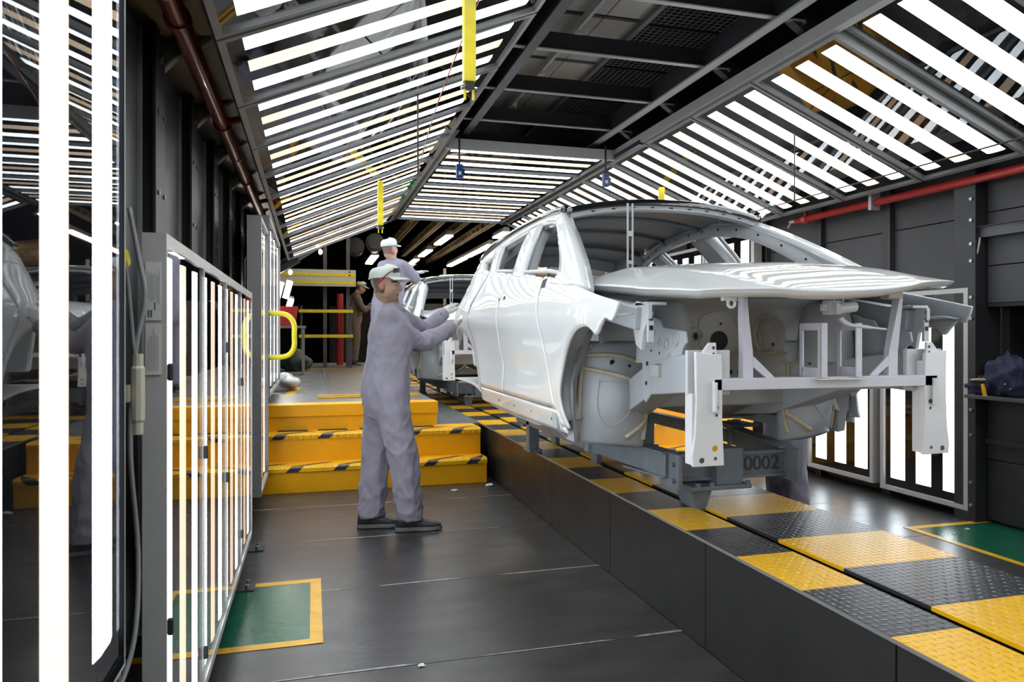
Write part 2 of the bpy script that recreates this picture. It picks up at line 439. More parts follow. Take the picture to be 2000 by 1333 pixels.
def light_panel(name, label, group, origin, ex, ey, Lx, Ly, bays=1, fx=.03, fy=.03, mx=.08, sw=.115, frame='alu_white', tubes=3, toff=0, lip=.012):
    ex, ey = Vector(ex).normalized(), Vector(ey).normalized(); ez = ex.cross(ey)
    e = empty(name); e.matrix_world = Matrix(((ex.x,ey.x,ez.x,origin[0]),(ex.y,ey.y,ez.y,origin[1]),(ex.z,ey.z,ez.z,origin[2]),(0,0,0,1)))
    tag(e, label, 'light panel', group)
    inner = Ly-2*fy; bw = inner/bays; mull = [fy+bw*i for i in range(1, bays)]
    me = cached(('f', round(Lx,3), round(Ly,3), bays, fx, fy, frame), lambda: frame_mesh(Lx, Ly, fx, fy, mull, frame, lip=lip)); mkobj('frame', me, None, e)
    def tray():
        q = MB().box(fx*.5, Lx-fx*.5, fy*.5, Ly-fy*.5, -.048, -.0135).mesh('back_tray'); q.materials.append(MATS['tray']); return q
    mkobj('back_tray', cached(('t', round(Lx,3), round(Ly,3), fx, fy), tray), None, e)
    for b in range(bays):
        y0 = fy+bw*b
        def pane():
            q = MB().add([(fx,.012,-.004),(Lx-fx,.012,-.004),(Lx-fx,bw-.012,-.004),(fx,bw-.012,-.004),(fx,.012,0),(Lx-fx,.012,0),(Lx-fx,bw-.012,0),(fx,bw-.012,0)],[(4,5,6,7),(0,1,5,4),(1,2,6,5),(2,3,7,6),(3,0,4,7)]).mesh('glass_pane', fix=False); q.materials.append(MATS['pane_glass']); return q
        mkobj('glass_pane', cached(('p', round(Lx,3), round(bw,3), fx), pane), None, e, loc=(0, y0, 0))
        for t in range(tubes):
            k = 'strip_warm' if (t % 3) == 1 else 'strip_cool'
            me = cached(('s', round(Lx-2*mx,3), sw, k), lambda: strip_mesh(Lx-2*mx, sw, k))
            mkobj('tube', me, None, e, loc=(mx, y0+bw*(t+.5)/tubes+toff, -.0134))
    return e
# sloped ceiling rows; the tunnel runs on behind the camera
YL = [2.87+.82*k for k in range(-5, 10)]
seen = 0
for y in YL:
    if y < 1.6: lab = 'sloping left ceiling light panel behind the viewpoint, %s back from the visible ones' % ['first','second','third','fourth','fifth','sixth'][int(round((1.23-y)/.82))]
    else: seen += 1; lab = 'sloping left ceiling light panel with three tubes, %s along the row from the camera' % ORD[seen-1]
    big = (round((y-2.87)/.82) in (-1, 2, 5, 8))
    light_panel('overhead_light_panel', lab, 'left sloping ceiling panels', (1.17, y+.01, 3.09), (-1.52,0,-.65), (0,1,0), 1.653, .80, mx=.10, sw=.128, fy=.030 if y < 4 else .024, frame='frame_grey')
seen = 0
for k in range(-6, 9):
    y = 3.50+.82*k
    if k < -3: lab = 'sloping right ceiling light panel behind or beside the viewpoint, %s back' % ['first','second','third','fourth'][-k-4 if k < -3 else 0]
    else: seen += 1; lab = 'sloping right ceiling light panel with three tubes, %s along the row from the camera' % ORD[seen-1]
    dz = .05 if k < 0 else 0
    light_panel('overhead_light_panel', lab, 'right sloping ceiling panels', (4.40+dz*.4, y+.01, 2.49+dz), (-1.47,0,.60), (0,1,0), 1.588, .80, mx=.09, sw=.13, fy=.028, frame='frame_grey')
for k in range(5):
    light_panel('overhead_light_panel', 'flat middle ceiling light panel over the far car, %s from the camera' % ORD[k], 'flat ceiling panels', (2.88, 6.62+.86*k, 3.10), (-1,0,0), (0,1,0), 1.66, .85, mx=.07, sw=.128, fy=.022, frame='frame_grey')
# front fascia of the flat panels and long edge rails
MB().box(1.20, 2.90, 6.57, 6.60, 3.07, 3.17).build('panel_fascia', 'alu_white', ce)
MB().box(1.17, 1.215, 6.0, 11.0, 3.08, 3.12).build('panel_rail', 'beam_black', ce)
MB().box(2.885, 2.93, 6.0, 11.0, 3.08, 3.12).build('panel_rail', 'beam_black', ce)
MB().hexa([(2.90,-3,3.10),(2.95,-3,3.09),(2.95,11,3.09),(2.90,11,3.10),(2.90,-3,3.18),(2.98,-3,3.18),(2.98,11,3.18),(2.90,11,3.18)]).build('panel_rail', 'alu_grey', ce)
# left wall screens
near_screen = light_panel('inspection_light_screen', 'tall out-of-focus light screen at the left edge, nearest the camera', 'left light screens', (-.34, 1.47, .72), (0,0,1), (0,-1,0), 1.66, 1.22, bays=1, fx=.02, fy=.008, mx=.06, sw=.118, frame='tray', tubes=5, toff=-.055, lip=.004)
light_panel('inspection_light_screen', 'low four-bay light screen standing on black posts beside the green floor bay', 'left light screens', (-.34, 4.42, .165), (0,0,1), (0,-1,0), 1.41, 2.545, bays=4, fx=.03, fy=.010, mx=.05, sw=.10, lip=.003)
light_panel('inspection_light_screen', 'narrow grey-framed light screen just before the yellow steps on the left', 'left light screens', (-.36, 6.20, .18), (0,0,1), (0,-1,0), 2.0, .84, bays=1, fx=.03, fy=.03, mx=.06, sw=.10, frame='alu_grey')
light_panel('inspection_light_screen', 'grey-framed light screen on the upper platform behind the yellow hoop rail', 'left light screens', (-.36, 8.45, .80), (0,0,1), (0,-1,0), 1.55, 2.05, bays=3, fx=.03, fy=.03, mx=.06, sw=.10, frame='alu_grey')
# right wall screens
light_panel('inspection_light_screen', 'right wall light screen next to the shelf with the navy jacket', 'right light screens', (4.53, 4.05, .07), (0,0,1), (0,1,0), 1.60, .82, fx=.035, fy=.035, mx=.10, sw=.145)
light_panel('inspection_light_screen', 'right wall light screen seen between the car underbody and its front bracket', 'right light screens', (4.53, 4.95, .09), (0,0,1), (0,1,0), 1.60, .82, fx=.035, fy=.035, mx=.10, sw=.145)
light_panel('inspection_light_screen', 'right wall light screen mostly hidden behind the standing legs', 'right light screens', (4.53, 5.84, .11), (0,0,1), (0,1,0), 1.60, .60, fx=.035, fy=.035, mx=.10, sw=.12)
light_panel('inspection_light_screen', 'right wall light screen seen through the front car window, nearer one', 'right light screens', (4.53, 6.62, .80), (0,0,1), (0,1,0), 1.66, .98, fx=.035, fy=.06, mx=.10, sw=.15)
light_panel('inspection_light_screen', 'right wall light screen seen through the rear car window, farther one', 'right light screens', (4.53, 7.62, .80), (0,0,1), (0,1,0), 1.60, .98, fx=.035, fy=.05, mx=.10, sw=.15)
light_panel('inspection_light_screen', 'right wall light screen farthest down the tunnel behind the far car', 'right light screens', (4.53, 8.62, .80), (0,0,1), (0,1,0), 1.60, .98, fx=.035, fy=.05, mx=.10, sw=.15)
MB().box(0,1.66,-.004,0,-.03,.005).box(-.004,0,-.004,1.22,-.03,.005).build('edge_trim', 'alu_white', near_screen)
# floor posts carrying the low screen
for y, lab in ((3.99, 'black floor post with bolted foot at the near end of the green bay'), (4.70, 'black floor post with bolted foot behind the low light screen')):
    p = empty('screen_post', (-.455, y, 0), 0, lab, 'post', 'screen posts')
    MB().box(-.025, .025, -.025, .025, .006, 1.55).build('post', 'wall_black', p, bevel=.003)
    MB().box(-.05, .165, -.06, .06, 0, .008).build('foot_plate', 'wall_black', p, bevel=.002)
    for dy in (-.035, .035): MB().cyl((.13, dy, .008), (.13, dy, .03), .012, 8).build('bolt', 'steel', p)
# sticker on the end of the low screen
st = empty('rating_label', (-.365, 1.873, 1.42), 0, 'pale printed rating label on the end of the low light screen', 'label')
MB().box(-.017, .017, -.002, 0, -.055, .085).build('upper_sticker', 'paper', st)
MB().box(-.017, .017, -.002, 0, -.185, -.062).build('lower_sticker', 'paper', st)
m = MB()
for i in range(7):
    x = -.012+i*.004; z0 = random.uniform(-.02, .0); m.box(x, x+.0012, -.0026, -.002, z0, .075-random.uniform(0,.03))
m.build('fine_print', 'print_grey', st, kind='stuff')
MB().box(-.012, -.009, -.0026, -.002, -.048, -.03).box(-.006, -.003, -.0026, -.002, -.048, -.03).box(.002, .0045, -.0026, -.002, -.03, -.012).build('bold_print', 'print_dark', st)
m = MB()
for i in range(6):
    x = -.013+i*.0045; m.box(x, x+.0012, -.0026, -.002, -.175, -.075-random.uniform(0,.03))
m.build('fine_print', 'print_grey', st, kind='stuff')
# latches on the low screen
for y, z, w in ((1.90, .62, 'lower clip on the near frame'), (1.90, 1.24, 'upper clip on the near frame'), (2.50, .30, 'bottom clip on the first divider'), (2.50, .95, 'middle clip on the first divider'), (3.12, .75, 'lower clip on the second divider'), (3.12, 1.28, 'upper clip on the second divider'), (3.75, .35, 'bottom clip on the third divider'), (3.75, 1.1, 'upper clip on the third divider')):
    MB().box(-.340, -.326, y-.007, y+.007, z-.022, z+.022).build('panel_clip', 'rubber', bevel=.006, label='small black %s of the low light screen' % w, category='clip', group='panel clips')

# unseen fill screens beside and behind the viewpoint, added to brighten car front and steps
for y, w in ((-.70,'first'),(-1.60,'second'),(-2.50,'third')):
    light_panel('inspection_light_screen', 'unseen fill light screen added on the left wall behind the viewpoint, %s one back' % w, 'left light screens', (-.34, y+.85, .72), (0,0,1), (0,-1,0), 1.62, .84, fx=.025, fy=.03, mx=.07, sw=.145)
for y, w in ((.9,'first'),(0,'second'),(-.9,'third'),(-1.8,'fourth')):
    light_panel('inspection_light_screen', 'unseen fill light screen added on the right wall beside the viewpoint, %s one back' % w, 'right light screens', (4.53, y, .75), (0,0,1), (0,1,0), 1.62, .84, fx=.035, fy=.035, mx=.08, sw=.145)

# ------------------------------------------------------------------ conveyor plinth
ZC = .467
cv = empty('conveyor_plinth', (1.87, 2.5, 0), 0, 'long black conveyor plinth topped with yellow and black tread plates', 'conveyor')
def cvb(mb, name, m, **k):
    mb.v = [(x-1.87, y-2.5, z) for x, y, z in mb.v]; return mb.build(name, m, cv, **k)
cvb(MB().box(1.64, 1.84, -3.2, 17, 0, ZC-.03).box(1.90, 2.38, -3.2, 17, 0, ZC-.03).box(1.64, 2.38, -3.2, 17, 0, .2), 'core', 'dark_void')
ys = [-3.2, -2.35, -1.34, -.34, .66, 1.665, 2.69, 3.695, 4.70, 5.70, 6.6]
for y0, y1 in zip(ys, ys[1:]):
    cvb(MB().box(1.60, 1.64, y0+.0025, y1-.0025, 0, ZC-.012), 'side_panel', 'plinth_black', bevel=.002)
    cvb(MB().box(2.38, 2.42, y0+.0025, y1-.0025, 0, ZC-.012), 'side_panel', 'plinth_black', bevel=.002)
def plate(x0, x1, y0, y1, m):
    me = cached(('tp', round(x1-x0,3), round(y1-y0,3), m), lambda: _pl(x1-x0, y1-y0, m))
    o = mkobj('tread_plate', me, None, cv, loc=(x0-1.87, y0-2.5, ZC-.014)); return o
def _pl(w, l, m):
    q = MB().box(0, w, .0008, l-.0008, 0, .014).mesh('tread_plate'); q.materials.append(MATS[m]); return q
for k in range(-10, 37):
    y = 2.06+.385*k; plate(1.592, 1.845, y, y+.385, 'tread_yellow' if k % 2 == 0 else 'tread_black')
    y = 2.218+.387*k; plate(1.895, 2.425, y, y+.387, 'tread_yellow' if k % 2 == 0 else 'tread_black')
cvb(MB().box(1.589, 1.593, -2, 16, ZC-.012, ZC-.001), 'worn_nosing', 'frame_grey')
# ------------------------------------------------------------------ steps and upper platforms
def nosing(parent, x0, x1, y, z, first, pitch, dx):
    """tread nosing: yellow tread strip with slanted black bands let into it"""
    w = .15; h = .045
    MB().prism([(y-.012, z-h), (y+.004, z-h), (y+.004, z-.004), (y+w, z-.004), (y+w, z+.003), (y+.008, z+.003), (y-.012, z-.014)], x0, x1, 'x').build('nosing', 'tread_yellow', parent)
    x = first
    while x < x1-.12:
        a, b = max(x, x0), x+.13
        m = MB()
        e = .0012
        if a < b:
            m.add([(a, y-.012-e, z-h), (b-.03, y-.012-e, z-h), (b, y-.012-e, z-.014), (a+.03, y-.012-e, z-.014)], [(0,1,2,3)])
            m.add([(a+.03, y-.012-e, z-.014), (b, y-.012-e, z-.014), (b+.02, y+.008, z+.003+e), (a+.05, y+.008, z+.003+e)], [(0,1,2,3)])
            X0, X1 = a+.05, b+.02; s_ = dx
            X2, X3 = min(X1+s_, x1), min(X0+s_, x1)
            m.add([(X0, y+.008, z+.003+e), (X1, y+.008, z+.003+e), (X2, y+w, z+.003+e), (X3, y+w, z+.003+e)], [(0,1,2,3)])
            m.build('black_band', 'tread_black', parent)
        x += pitch
stp = empty('step_block', (.5, 6.28, 0), 0, 'yellow painted steel steps with black banded nosings behind the inspector', 'steps')
def sb(mb, name, m, **k):
    mb.v = [(x-.5, y-6.28, z) for x, y, z in mb.v]; return mb.build(name, m, stp, **k)
X0 = -.62
sb(MB().box(X0, 1.52, 6.28, 6.60, 0, .222), 'lower_step', 'step_yellow', bevel=.003)
sb(MB().box(X0, 1.52, 6.54, 6.90, .2, .462), 'middle_step', 'step_yellow', bevel=.003)
sb(MB().box(X0, 1.15, 6.80, 7.0, .46, .585), 'upper_riser', 'step_yellow', bevel=.003)
sb(MB().box(X0, 1.16, 6.785, 7.0, .585, .695), 'platform_lip', 'step_yellow', bevel=.004)
for (x0, x1, y, z, f, p) in ((X0, 1.52, 6.28, .222, -.60, .385), (X0, 1.52, 6.54, .462, -.35, .392)):
    h = empty('nosing_holder'); h.parent = stp; h.location = (-.5, -6.28, 0); nosing(h, x0, x1, y, z, f, p, .26)
    for c in list(h.children):
        c.parent = stp; c.location = (-.5, -6.28, 0)
    bpy.data.objects.remove(h)
m = MB()
for a in (-.3, .05, .42, .85): m.box(a, a+.26, 6.70, 6.79, .4645, .4660)
sb(m, 'slot', 'hole_black')
# right-hand steps
str_ = empty('step_block', (3.5, 6.28, 0), 0, 'yellow steps with black bands seen under the car body on the right', 'steps')
def sr(mb, name, m, **k):
    mb.v = [(x-3.5, y-6.28, z) for x, y, z in mb.v]; return mb.build(name, m, str_, **k)
sr(MB().box(2.46, 4.45, 6.28, 6.60, 0, .222), 'lower_step', 'step_yellow', bevel=.003)
sr(MB().box(2.46, 4.45, 6.54, 6.90, .2, .462), 'middle_step', 'step_yellow', bevel=.003)
sr(MB().box(2.95, 4.25, 6.80, 7.0, .46, .695), 'upper_riser', 'step_yellow', bevel=.003)
for (x0, x1, y, z, f, p) in ((2.46, 4.45, 6.28, .222, 2.5, .385), (2.46, 4.45, 6.54, .462, 2.6, .392)):
    h = empty('nosing_holder'); nosing(h, x0, x1, y, z, f, p, .26)
    for c in list(h.children): c.parent = str_; c.location = (-3.5, -6.28, 0)
    bpy.data.objects.remove(h)
fl2 = structbox('floor_upper', 'dark_void', -.85, 5.2, 6.9, 17.5, -.1, .44)
MB().box(-.85, 1.15, 7.0, 17, .44, .69).build('platform_deck', 'platform_grey', fl2)
MB().box(2.95, 4.7, 7.0, 17, .44, .69).build('platform_deck', 'platform_grey', fl2)
MB().box(1.15, 1.60, 6.9, 17, .44, .462).build('side_deck', 'platform_grey', fl2)
MB().box(2.42, 2.95, 6.9, 17, .44, .462).build('side_deck', 'platform_grey', fl2)
# slat conveyor belt set in the platform
for i in range(44):
    y = 7.9+.165*i
    MB().box(.22, .98, y, y+.158, .689, .6935).build('belt_slat', 'slat_brown', fl2)
m = MB()
for i in range(60): m.box(.165, .185, 7.6+i*.12, 7.67+i*.12, .69, .697)
m.build('drive_chain', 'steel', fl2, kind='stuff')
# warning loop on the deck in front of the belt
MB().box(.05, 1.08, 7.42, 7.47, .690, .7115).build('belt_edge', 'line_yellow', fl2, bevel=.003)
MB().box(.05, 1.08, 7.52, 7.60, .690, .716).build('belt_edge', 'line_yellow', fl2, bevel=.003)
MB().box(.05, 1.08, 7.47, 7.52, .690, .7135).build('belt_gap', 'rubber', fl2)
MB().add([(-.30,7.95,.6912),(-.20,7.9,.6912),(-.13,8.9,.6912),(-.19,9.3,.6912)],[(0,1,2,3)]).build('floor_stripe', 'line_yellow', fl2)

# ------------------------------------------------------------------ pipes
rp = empty('sprinkler_pipe', (-.52, 3, 2.60), 0, 'dark red sprinkler pipe along the left wall under the ceiling panels', 'pipe', 'red pipes')
MB().tube([(0,-5,0),(0,5.05,0)], .043, 16).build('pipe', 'red_pipe_dark', rp, smooth=True)
for y in (-1.8, .12, 1.6, 3.2, 4.9):
    MB().tube([(0,y-.02,0),(0,y+.02,0)], .052, 16).build('coupling', 'red_pipe_dark', rp, smooth=True, sharp=.6)
for y in (-.15, 2.4):
    MB().tube([(0,y-.012,0),(0,y+.012,0)], .047, 16).bar((0,y,.045),(.02,y,.12),.012,.004).build('clamp', 'alu', rp)
MB().tube([(.03,1.55,.0),(.35,1.55,.08)], .02, 10).build('branch', 'red_paint', rp, smooth=True)
MB().tube([(.03,4.2,.0),(.25,4.2,.05)], .02, 10).build('branch', 'red_paint', rp, smooth=True)
rp = empty('sprinkler_pipe', (4.50, 5.9, 2.43), 0, 'bright red pipe running along the right wall with end valve', 'pipe', 'red pipes')
MB().tube([(0,0,0),(0,-6,0)], .032, 14).build('pipe', 'red_paint', rp, smooth=True)
MB().tube([(0,-.10,0),(0,-.16,0)], .040, 14).build('coupling', 'red_paint', rp, smooth=True, sharp=.6)
MB().tube([(0,-.13,.03),(0,-.13,.12)], .018, 8).build('riser', 'red_paint', rp)
MB().tube([(0,.10,.005),(0,0,0)], .016, 8).tube([(0,.09,0),(.0,.13,-.05)], .010, 6).build('valve', 'plastic_beige', rp)
MB().tube(smoothpath([(0,.12,-.05),(.01,.14,-.12),(0,.13,-.20)],4), .005, 5).build('tag_string', 'plastic_blue', rp)
MB().box(-.045,.045,-1.0,-.97,-.06,.10).build('clamp', 'alu_white', rp)
# ------------------------------------------------------------------ hoop rail, hanging things
o = tag(MB().tube(smoothpath([(-.62,6.25,1.51),(-.35,6.25,1.512),(-.21,6.25,1.50),(-.15,6.25,1.43),(-.145,6.25,1.33),(-.15,6.25,1.22),(-.21,6.25,1.155),(-.35,6.25,1.145),(-.62,6.25,1.145)],6), .021, 12).build('hoop_rail', 'yellow_rail', smooth=True), 'yellow tubular hoop rail sticking out from the left wall by the steps', 'handrail')
def hanger(x, y, label, ztop=2.845):
    e = empty('hanging_balancer', (x, y, 2.41), 0, label, 'hanger', 'yellow ceiling hangers')
    MB().box(-.026, .026, -.022, .022, .0, ztop-2.41).build('body', 'yellow_paint', e, bevel=.003)
    MB().box(-.02, .02, -.018, .018, -.03, 0).build('end_block', 'rubber', e)
    for dx in (-.018, .018): MB().tube([(dx,0,-.03),(dx,0,-.075)], .006, 6).build('prong', 'yellow_paint', e)
    MB().tube([(-.035,0,-.025),(.035,0,-.025)], .008, 8).build('cross_pin', 'steel', e)
    return e
hanger(.645, 2.99, 'yellow hanging post below the left ceiling row, nearest the camera')
hanger(.645, 7.12, 'smaller yellow hanging post above the far workers on the left')
hanger(3.45, 6.65, 'yellow hanging post above the car roof on the right', 2.845)
def pull_box(x, y, label):
    e = empty('pull_switch', (x, y, 2.78), 0, label, 'switch', 'blue pull switches')
    MB().box(-.03, .03, -.025, .025, 0, .13).build('box', 'plastic_blue', e, bevel=.004)
    MB().tube([(0,0,.13),(0,0,.40)], .010, 6).build('cable', 'cord_black', e)
    MB().box(.03,.05,-.012,.012,.03,.09).build('side_plate', 'plastic_blue', e)
    MB().tube([(.04,0,.03),(.04,0,-.13)], .003, 5).build('pull_cord', 'cord_black', e)
    MB().box(-.012,.012,-.0265,-.025,.03,.06).build('white_mark', 'paper', e)
pull_box(1.31, 6.50, 'blue pull switch on a black cable left of the flat ceiling panel')
pull_box(2.76, 6.48, 'blue pull switch on a black cable right of the flat ceiling panel')
tag(MB().tube([(.64,4.5,2.86),(.642,4.5,2.36)], .006, 6).build('cord_drop', 'cord_black'), 'thin black cord hanging from the left ceiling row', 'cord')
tag(MB().tube(smoothpath([(.70,2.75,2.82),(.68,2.90,2.76),(.65,3.8,2.58),(.645,4.5,2.38)],5), .0035, 5).build('pull_line', 'red_pipe_dark'), 'thin dark red line slanting past the near yellow hanger', 'cord')
tag(MB().tube([(3.45,-1,2.32),(3.45,9.5,2.34)], .005, 6).build('pull_line', 'cord_black'), 'long thin black wire strung under the right ceiling row', 'cord')
tag(MB().tube([(3.45,4.55,2.83),(3.45,4.55,2.335)], .005, 6).build('cord_drop', 'cord_black'), 'thin black cord holding up the wire on the right', 'cord')
# ------------------------------------------------------------------ cables beside the low screen
cb = empty('power_cable', (-.368, 1.72, .99), 0, 'grey power cables looping between the two left light screens', 'cable')
MB().tube(smoothpath([(-.02,.02,.62),(.005,0,.50),(.02,-.02,.42),(.005,-.04,.30),(.0,-.06,.1),(.015,-.06,-.12),(.02,-.12,-.28),(.0,-.20,-.36),(-.02,-.26,-.35)],5), .005, 8).build('loop', 'cable_grey', cb, smooth=True)
MB().tube(smoothpath([(-.06,.10,1.0),(-.05,.10,.3),(-.055,.10,-.1),(-.06,.10,-.5)],5), .005, 8).build('drop', 'cable_grey', cb, smooth=True)
MB().tube(smoothpath([(.0,-.16,.60),(.0,-.12,.50),(.0,-.08,.44),(.005,-.05,.30)],5), .0045, 8).build('lead', 'cable_grey', cb, smooth=True)
MB().tube([(.012,-.05,.30),(.012,-.05,.275),(.012,-.05,.27),(.012,-.05,.16),(.012,-.05,.155),(.012,-.05,.13)], [.011,.011,.014,.014,.011,.011], 10).box(-.008,.0,-.07,-.05,.20,.235).build('inline_connector', 'plastic_beige', cb)
MB().tube([(-.01,-.12,.50),(-.01,-.095,.49),(-.01,-.085,.487)], [.022,.019,.008], 12).build('cap', 'yellow_rail', cb)
# ------------------------------------------------------------------ shelf with jacket, cable on right wall
sh = structure(MB().box(4.45, 5.3, 2.3, 4.02, .885, .91).build('shelf_ledge', 'wall_grey', bevel=.003)); sh['kind'] = ''; del sh['kind']
tag(sh, 'grey steel shelf in the dark recess of the right wall', 'shelf')
tag(MB().tube(smoothpath([(4.55,3.98,2.02),(4.54,3.99,1.92),(4.54,4.04,1.80),(4.53,4.10,1.70),(4.55,4.14,1.66)],5), .006, 6).build('wall_cable', 'alu_white'), 'thin white cable curving down the right wall post', 'cable')
def lump(c, r, seed, nu=28, nv=18, amp=.18, ridge=False, flatz=None):
    rnd = random.Random(seed); waves = [(Vector((rnd.uniform(-1,1),rnd.uniform(-1,1),rnd.uniform(-1,1)))*rnd.uniform(3,9), rnd.uniform(0,6)) for _ in range(6)]
    m = MB(); rings = []
    for i in range(nv+1):
        t = PI*i/nv; rg = []
        for k in range(nu):
            d = Vector((math.sin(t)*math.cos(2*PI*k/nu), math.sin(t)*math.sin(2*PI*k/nu), -math.cos(t)))
            s = 1+amp*(sum(math.sin(w.dot(d)+p) for w, p in waves)/2.4 if not ridge else sum((1-abs(math.sin(w.dot(d)*.8+p)))**1.5 for w, p in waves)/1.6-.9)
            q = Vector(c)+Vector((d.x*r[0], d.y*r[1], d.z*r[2]))*s
            if flatz is not None: q.z = max(q.z, flatz)
            rg.append(q)
        rings.append(rg)
    return m.loft(rings, cap=False)
jk = empty('work_jacket', (4.60, 3.80, .91), 0, 'navy work jacket with tan lining bundled on the wall shelf', 'jacket')
lump((0,0,.115), (.12,.17,.16), 5, 64, 40, .17, True, flatz=.003).build('bundle', 'navy', jk, smooth=True)
lump((-.02,.17,.06), (.09,.12,.07), 9, 48, 28, .17, True, flatz=.003).build('sleeve', 'navy', jk, smooth=True)
lump((-.075,.16,.105), (.05,.07,.012), 4, 14, 8).build('lining', 'tan_cloth', jk, smooth=True)
MB().prism([(.055,.0),(.085,-.005),(.10,.08),(.078,.085)], -.135, -.128, 'x').build('strap', 'line_yellow', jk)
MB().cyl((-.115,-.07,.09),(-.125,-.07,.09),.006,8).cyl((-.105,-.10,.06),(-.115,-.10,.06),.006,8).build('snap_button', 'steel', jk)
tag(lump((4.62,3.52,.945),(.07,.07,.035),8,flatz=.91,nu=14,nv=8).build('cloth_rag','tan_rail',smooth=True), 'brown rag lying on the shelf beside the jacket', 'rag')
# ------------------------------------------------------------------ litter
for x, y, s, lab in ((1.50, 6.12, .03, 'crumpled white paper scrap at the foot of the steps by the plinth'), (1.17, 6.0, .022, 'small paper shred on the floor before the steps'), (.42, 2.86, .012, 'tiny white crumb on the dark floor near the camera'), (4.30, 3.86, .018, 'white crumb on the right green floor bay'), (4.12, 3.80, .012, 'smaller white crumb on the right green floor bay')):
    tag(lump((x,y,s*.3),(s,s*.8,s*.35),int(x*100),10,6,.5,flatz=.003).build('litter_scrap','paper'), lab, 'litter', 'litter scraps')

# ------------------------------------------------------------------ car body
def interp(tab, x):
    if x <= tab[0][0]: return tab[0][1]
    for (a, fa), (b, fb) in zip(tab, tab[1:]):
        if x <= b:
            t = (x-a)/(b-a); i = tab.index((a, fa))
            m0 = (fb-tab[max(i-1,0)][1])/(b-tab[max(i-1,0)][0]) if i > 0 else (fb-fa)/(b-a)
            j = min(i+2, len(tab)-1); m1 = (tab[j][1]-fa)/(tab[j][0]-a)
            h = b-a
            return (2*t**3-3*t*t+1)*fa+(t**3-2*t*t+t)*h*m0+(-2*t**3+3*t*t)*fb+(t**3-t*t)*h*m1
    return tab[-1][1]
WT = [(.2,.835),(.27,.85),(.36,.872),(.48,.884),(.60,.890),(.72,.899),(.82,.912),(.90,.905),(.98,.880),(1.06,.845),(1.2,.782),(1.35,.706),(1.45,.640),(1.55,.565)]
def g_(x, c, w): return math.exp(-((x-c)/w)**2)
def W(y, z):
    w = interp(WT, z)
    w += .024*g_(y,.40,.40)*g_(z,.74,.17)+.034*g_(y,3.05,.48)*g_(z,.86,.20)
    w -= .020*g_(z,.53,.10)*(1/(1+math.exp(-(y-1.1)*14)))*(1/(1+math.exp((y-2.45)*10)))
    if y < .5: w -= .055*((.5-y)/.5)**2
    if y > 3.15: w -= .26*((y-3.15)/.7)**2
    return w
def resample(P, n):
    P = smoothpath([(p[0],p[1],0) for p in P], 8); L = [0]
    for a, b in zip(P, P[1:]): L.append(L[-1]+(b-a).length)
    out = []; j = 0
    for i in range(n+1):
        t = L[-1]*i/n
        while j < len(L)-2 and L[j+1] < t: j += 1
        d = L[j+1]-L[j]; k = 0 if d < 1e-9 else (t-L[j])/d
        out.append(P[j].lerp(P[j+1], min(max(k,0),1)))
    return out
def orient(me, want):
    """flip an open sheet so its normals agree with want(center)"""
    s = sum(p.normal.dot(want(p.center))*p.area for p in me.polygons)
    if s < 0: me.flip_normals()
def sheet(name, mb, parent, m_out, m_in, thick, want, smooth=True, sub=0, sharp=None):
    me = mb.mesh(name, smooth, fix=False); orient(me, want)
    me.materials.append(MATS[m_out]); me.materials.append(MATS[m_in])
    o = mkobj(name, me, None, parent)
    md = o.modifiers.new('solid', 'SOLIDIFY'); md.thickness = thick; md.offset = -1; md.material_offset = 1; md.material_offset_rim = 0; md.use_quality_normals = True
    return o
def side_sheet(name, A, B, n, m, parent, s, m_out='car_white', m_in='primer', thick=.012, dx=0):
    a, b = resample(A, n), resample(B, n); mb = MB()
    def fn(u, v):
        i = int(round(u*n)); p = a[i].lerp(b[i], v); return (s*(W(p.x, p.y)+dx), p.x, p.y)
    mb.grid(fn, n, m)
    return sheet(name, mb, parent, m_out, m_in, thick, lambda c: Vector((s, 0, 0)))
def disc(mb, c, r, nrm, n=12, ry=None, rot=0):
    nrm = Vector(nrm).normalized(); ref = Vector((0,0,1)) if abs(nrm.z) < .9 else Vector((0,1,0))
    x = nrm.cross(ref).normalized(); y = x.cross(nrm); ry = ry or r; c = Vector(c)
    if rot: x, y = x*math.cos(rot)+y*math.sin(rot), y*math.cos(rot)-x*math.sin(rot)
    mb.add([c+x*r*math.cos(2*PI*k/n)+y*ry*math.sin(2*PI*k/n) for k in range(n)], [tuple(range(n))])
def ring(mb, c, r, nrm, rr=.005, n=18, ry=None):
    nrm = Vector(nrm).normalized(); ref = Vector((0,0,1)) if abs(nrm.z) < .9 else Vector((0,1,0))
    x = nrm.cross(ref).normalized(); y = x.cross(nrm); ry = ry or r; c = Vector(c)
    mb.tube([c+x*r*math.cos(2*PI*k/n)+y*ry*math.sin(2*PI*k/n) for k in range(n+1)], rr, 6, cap=False)

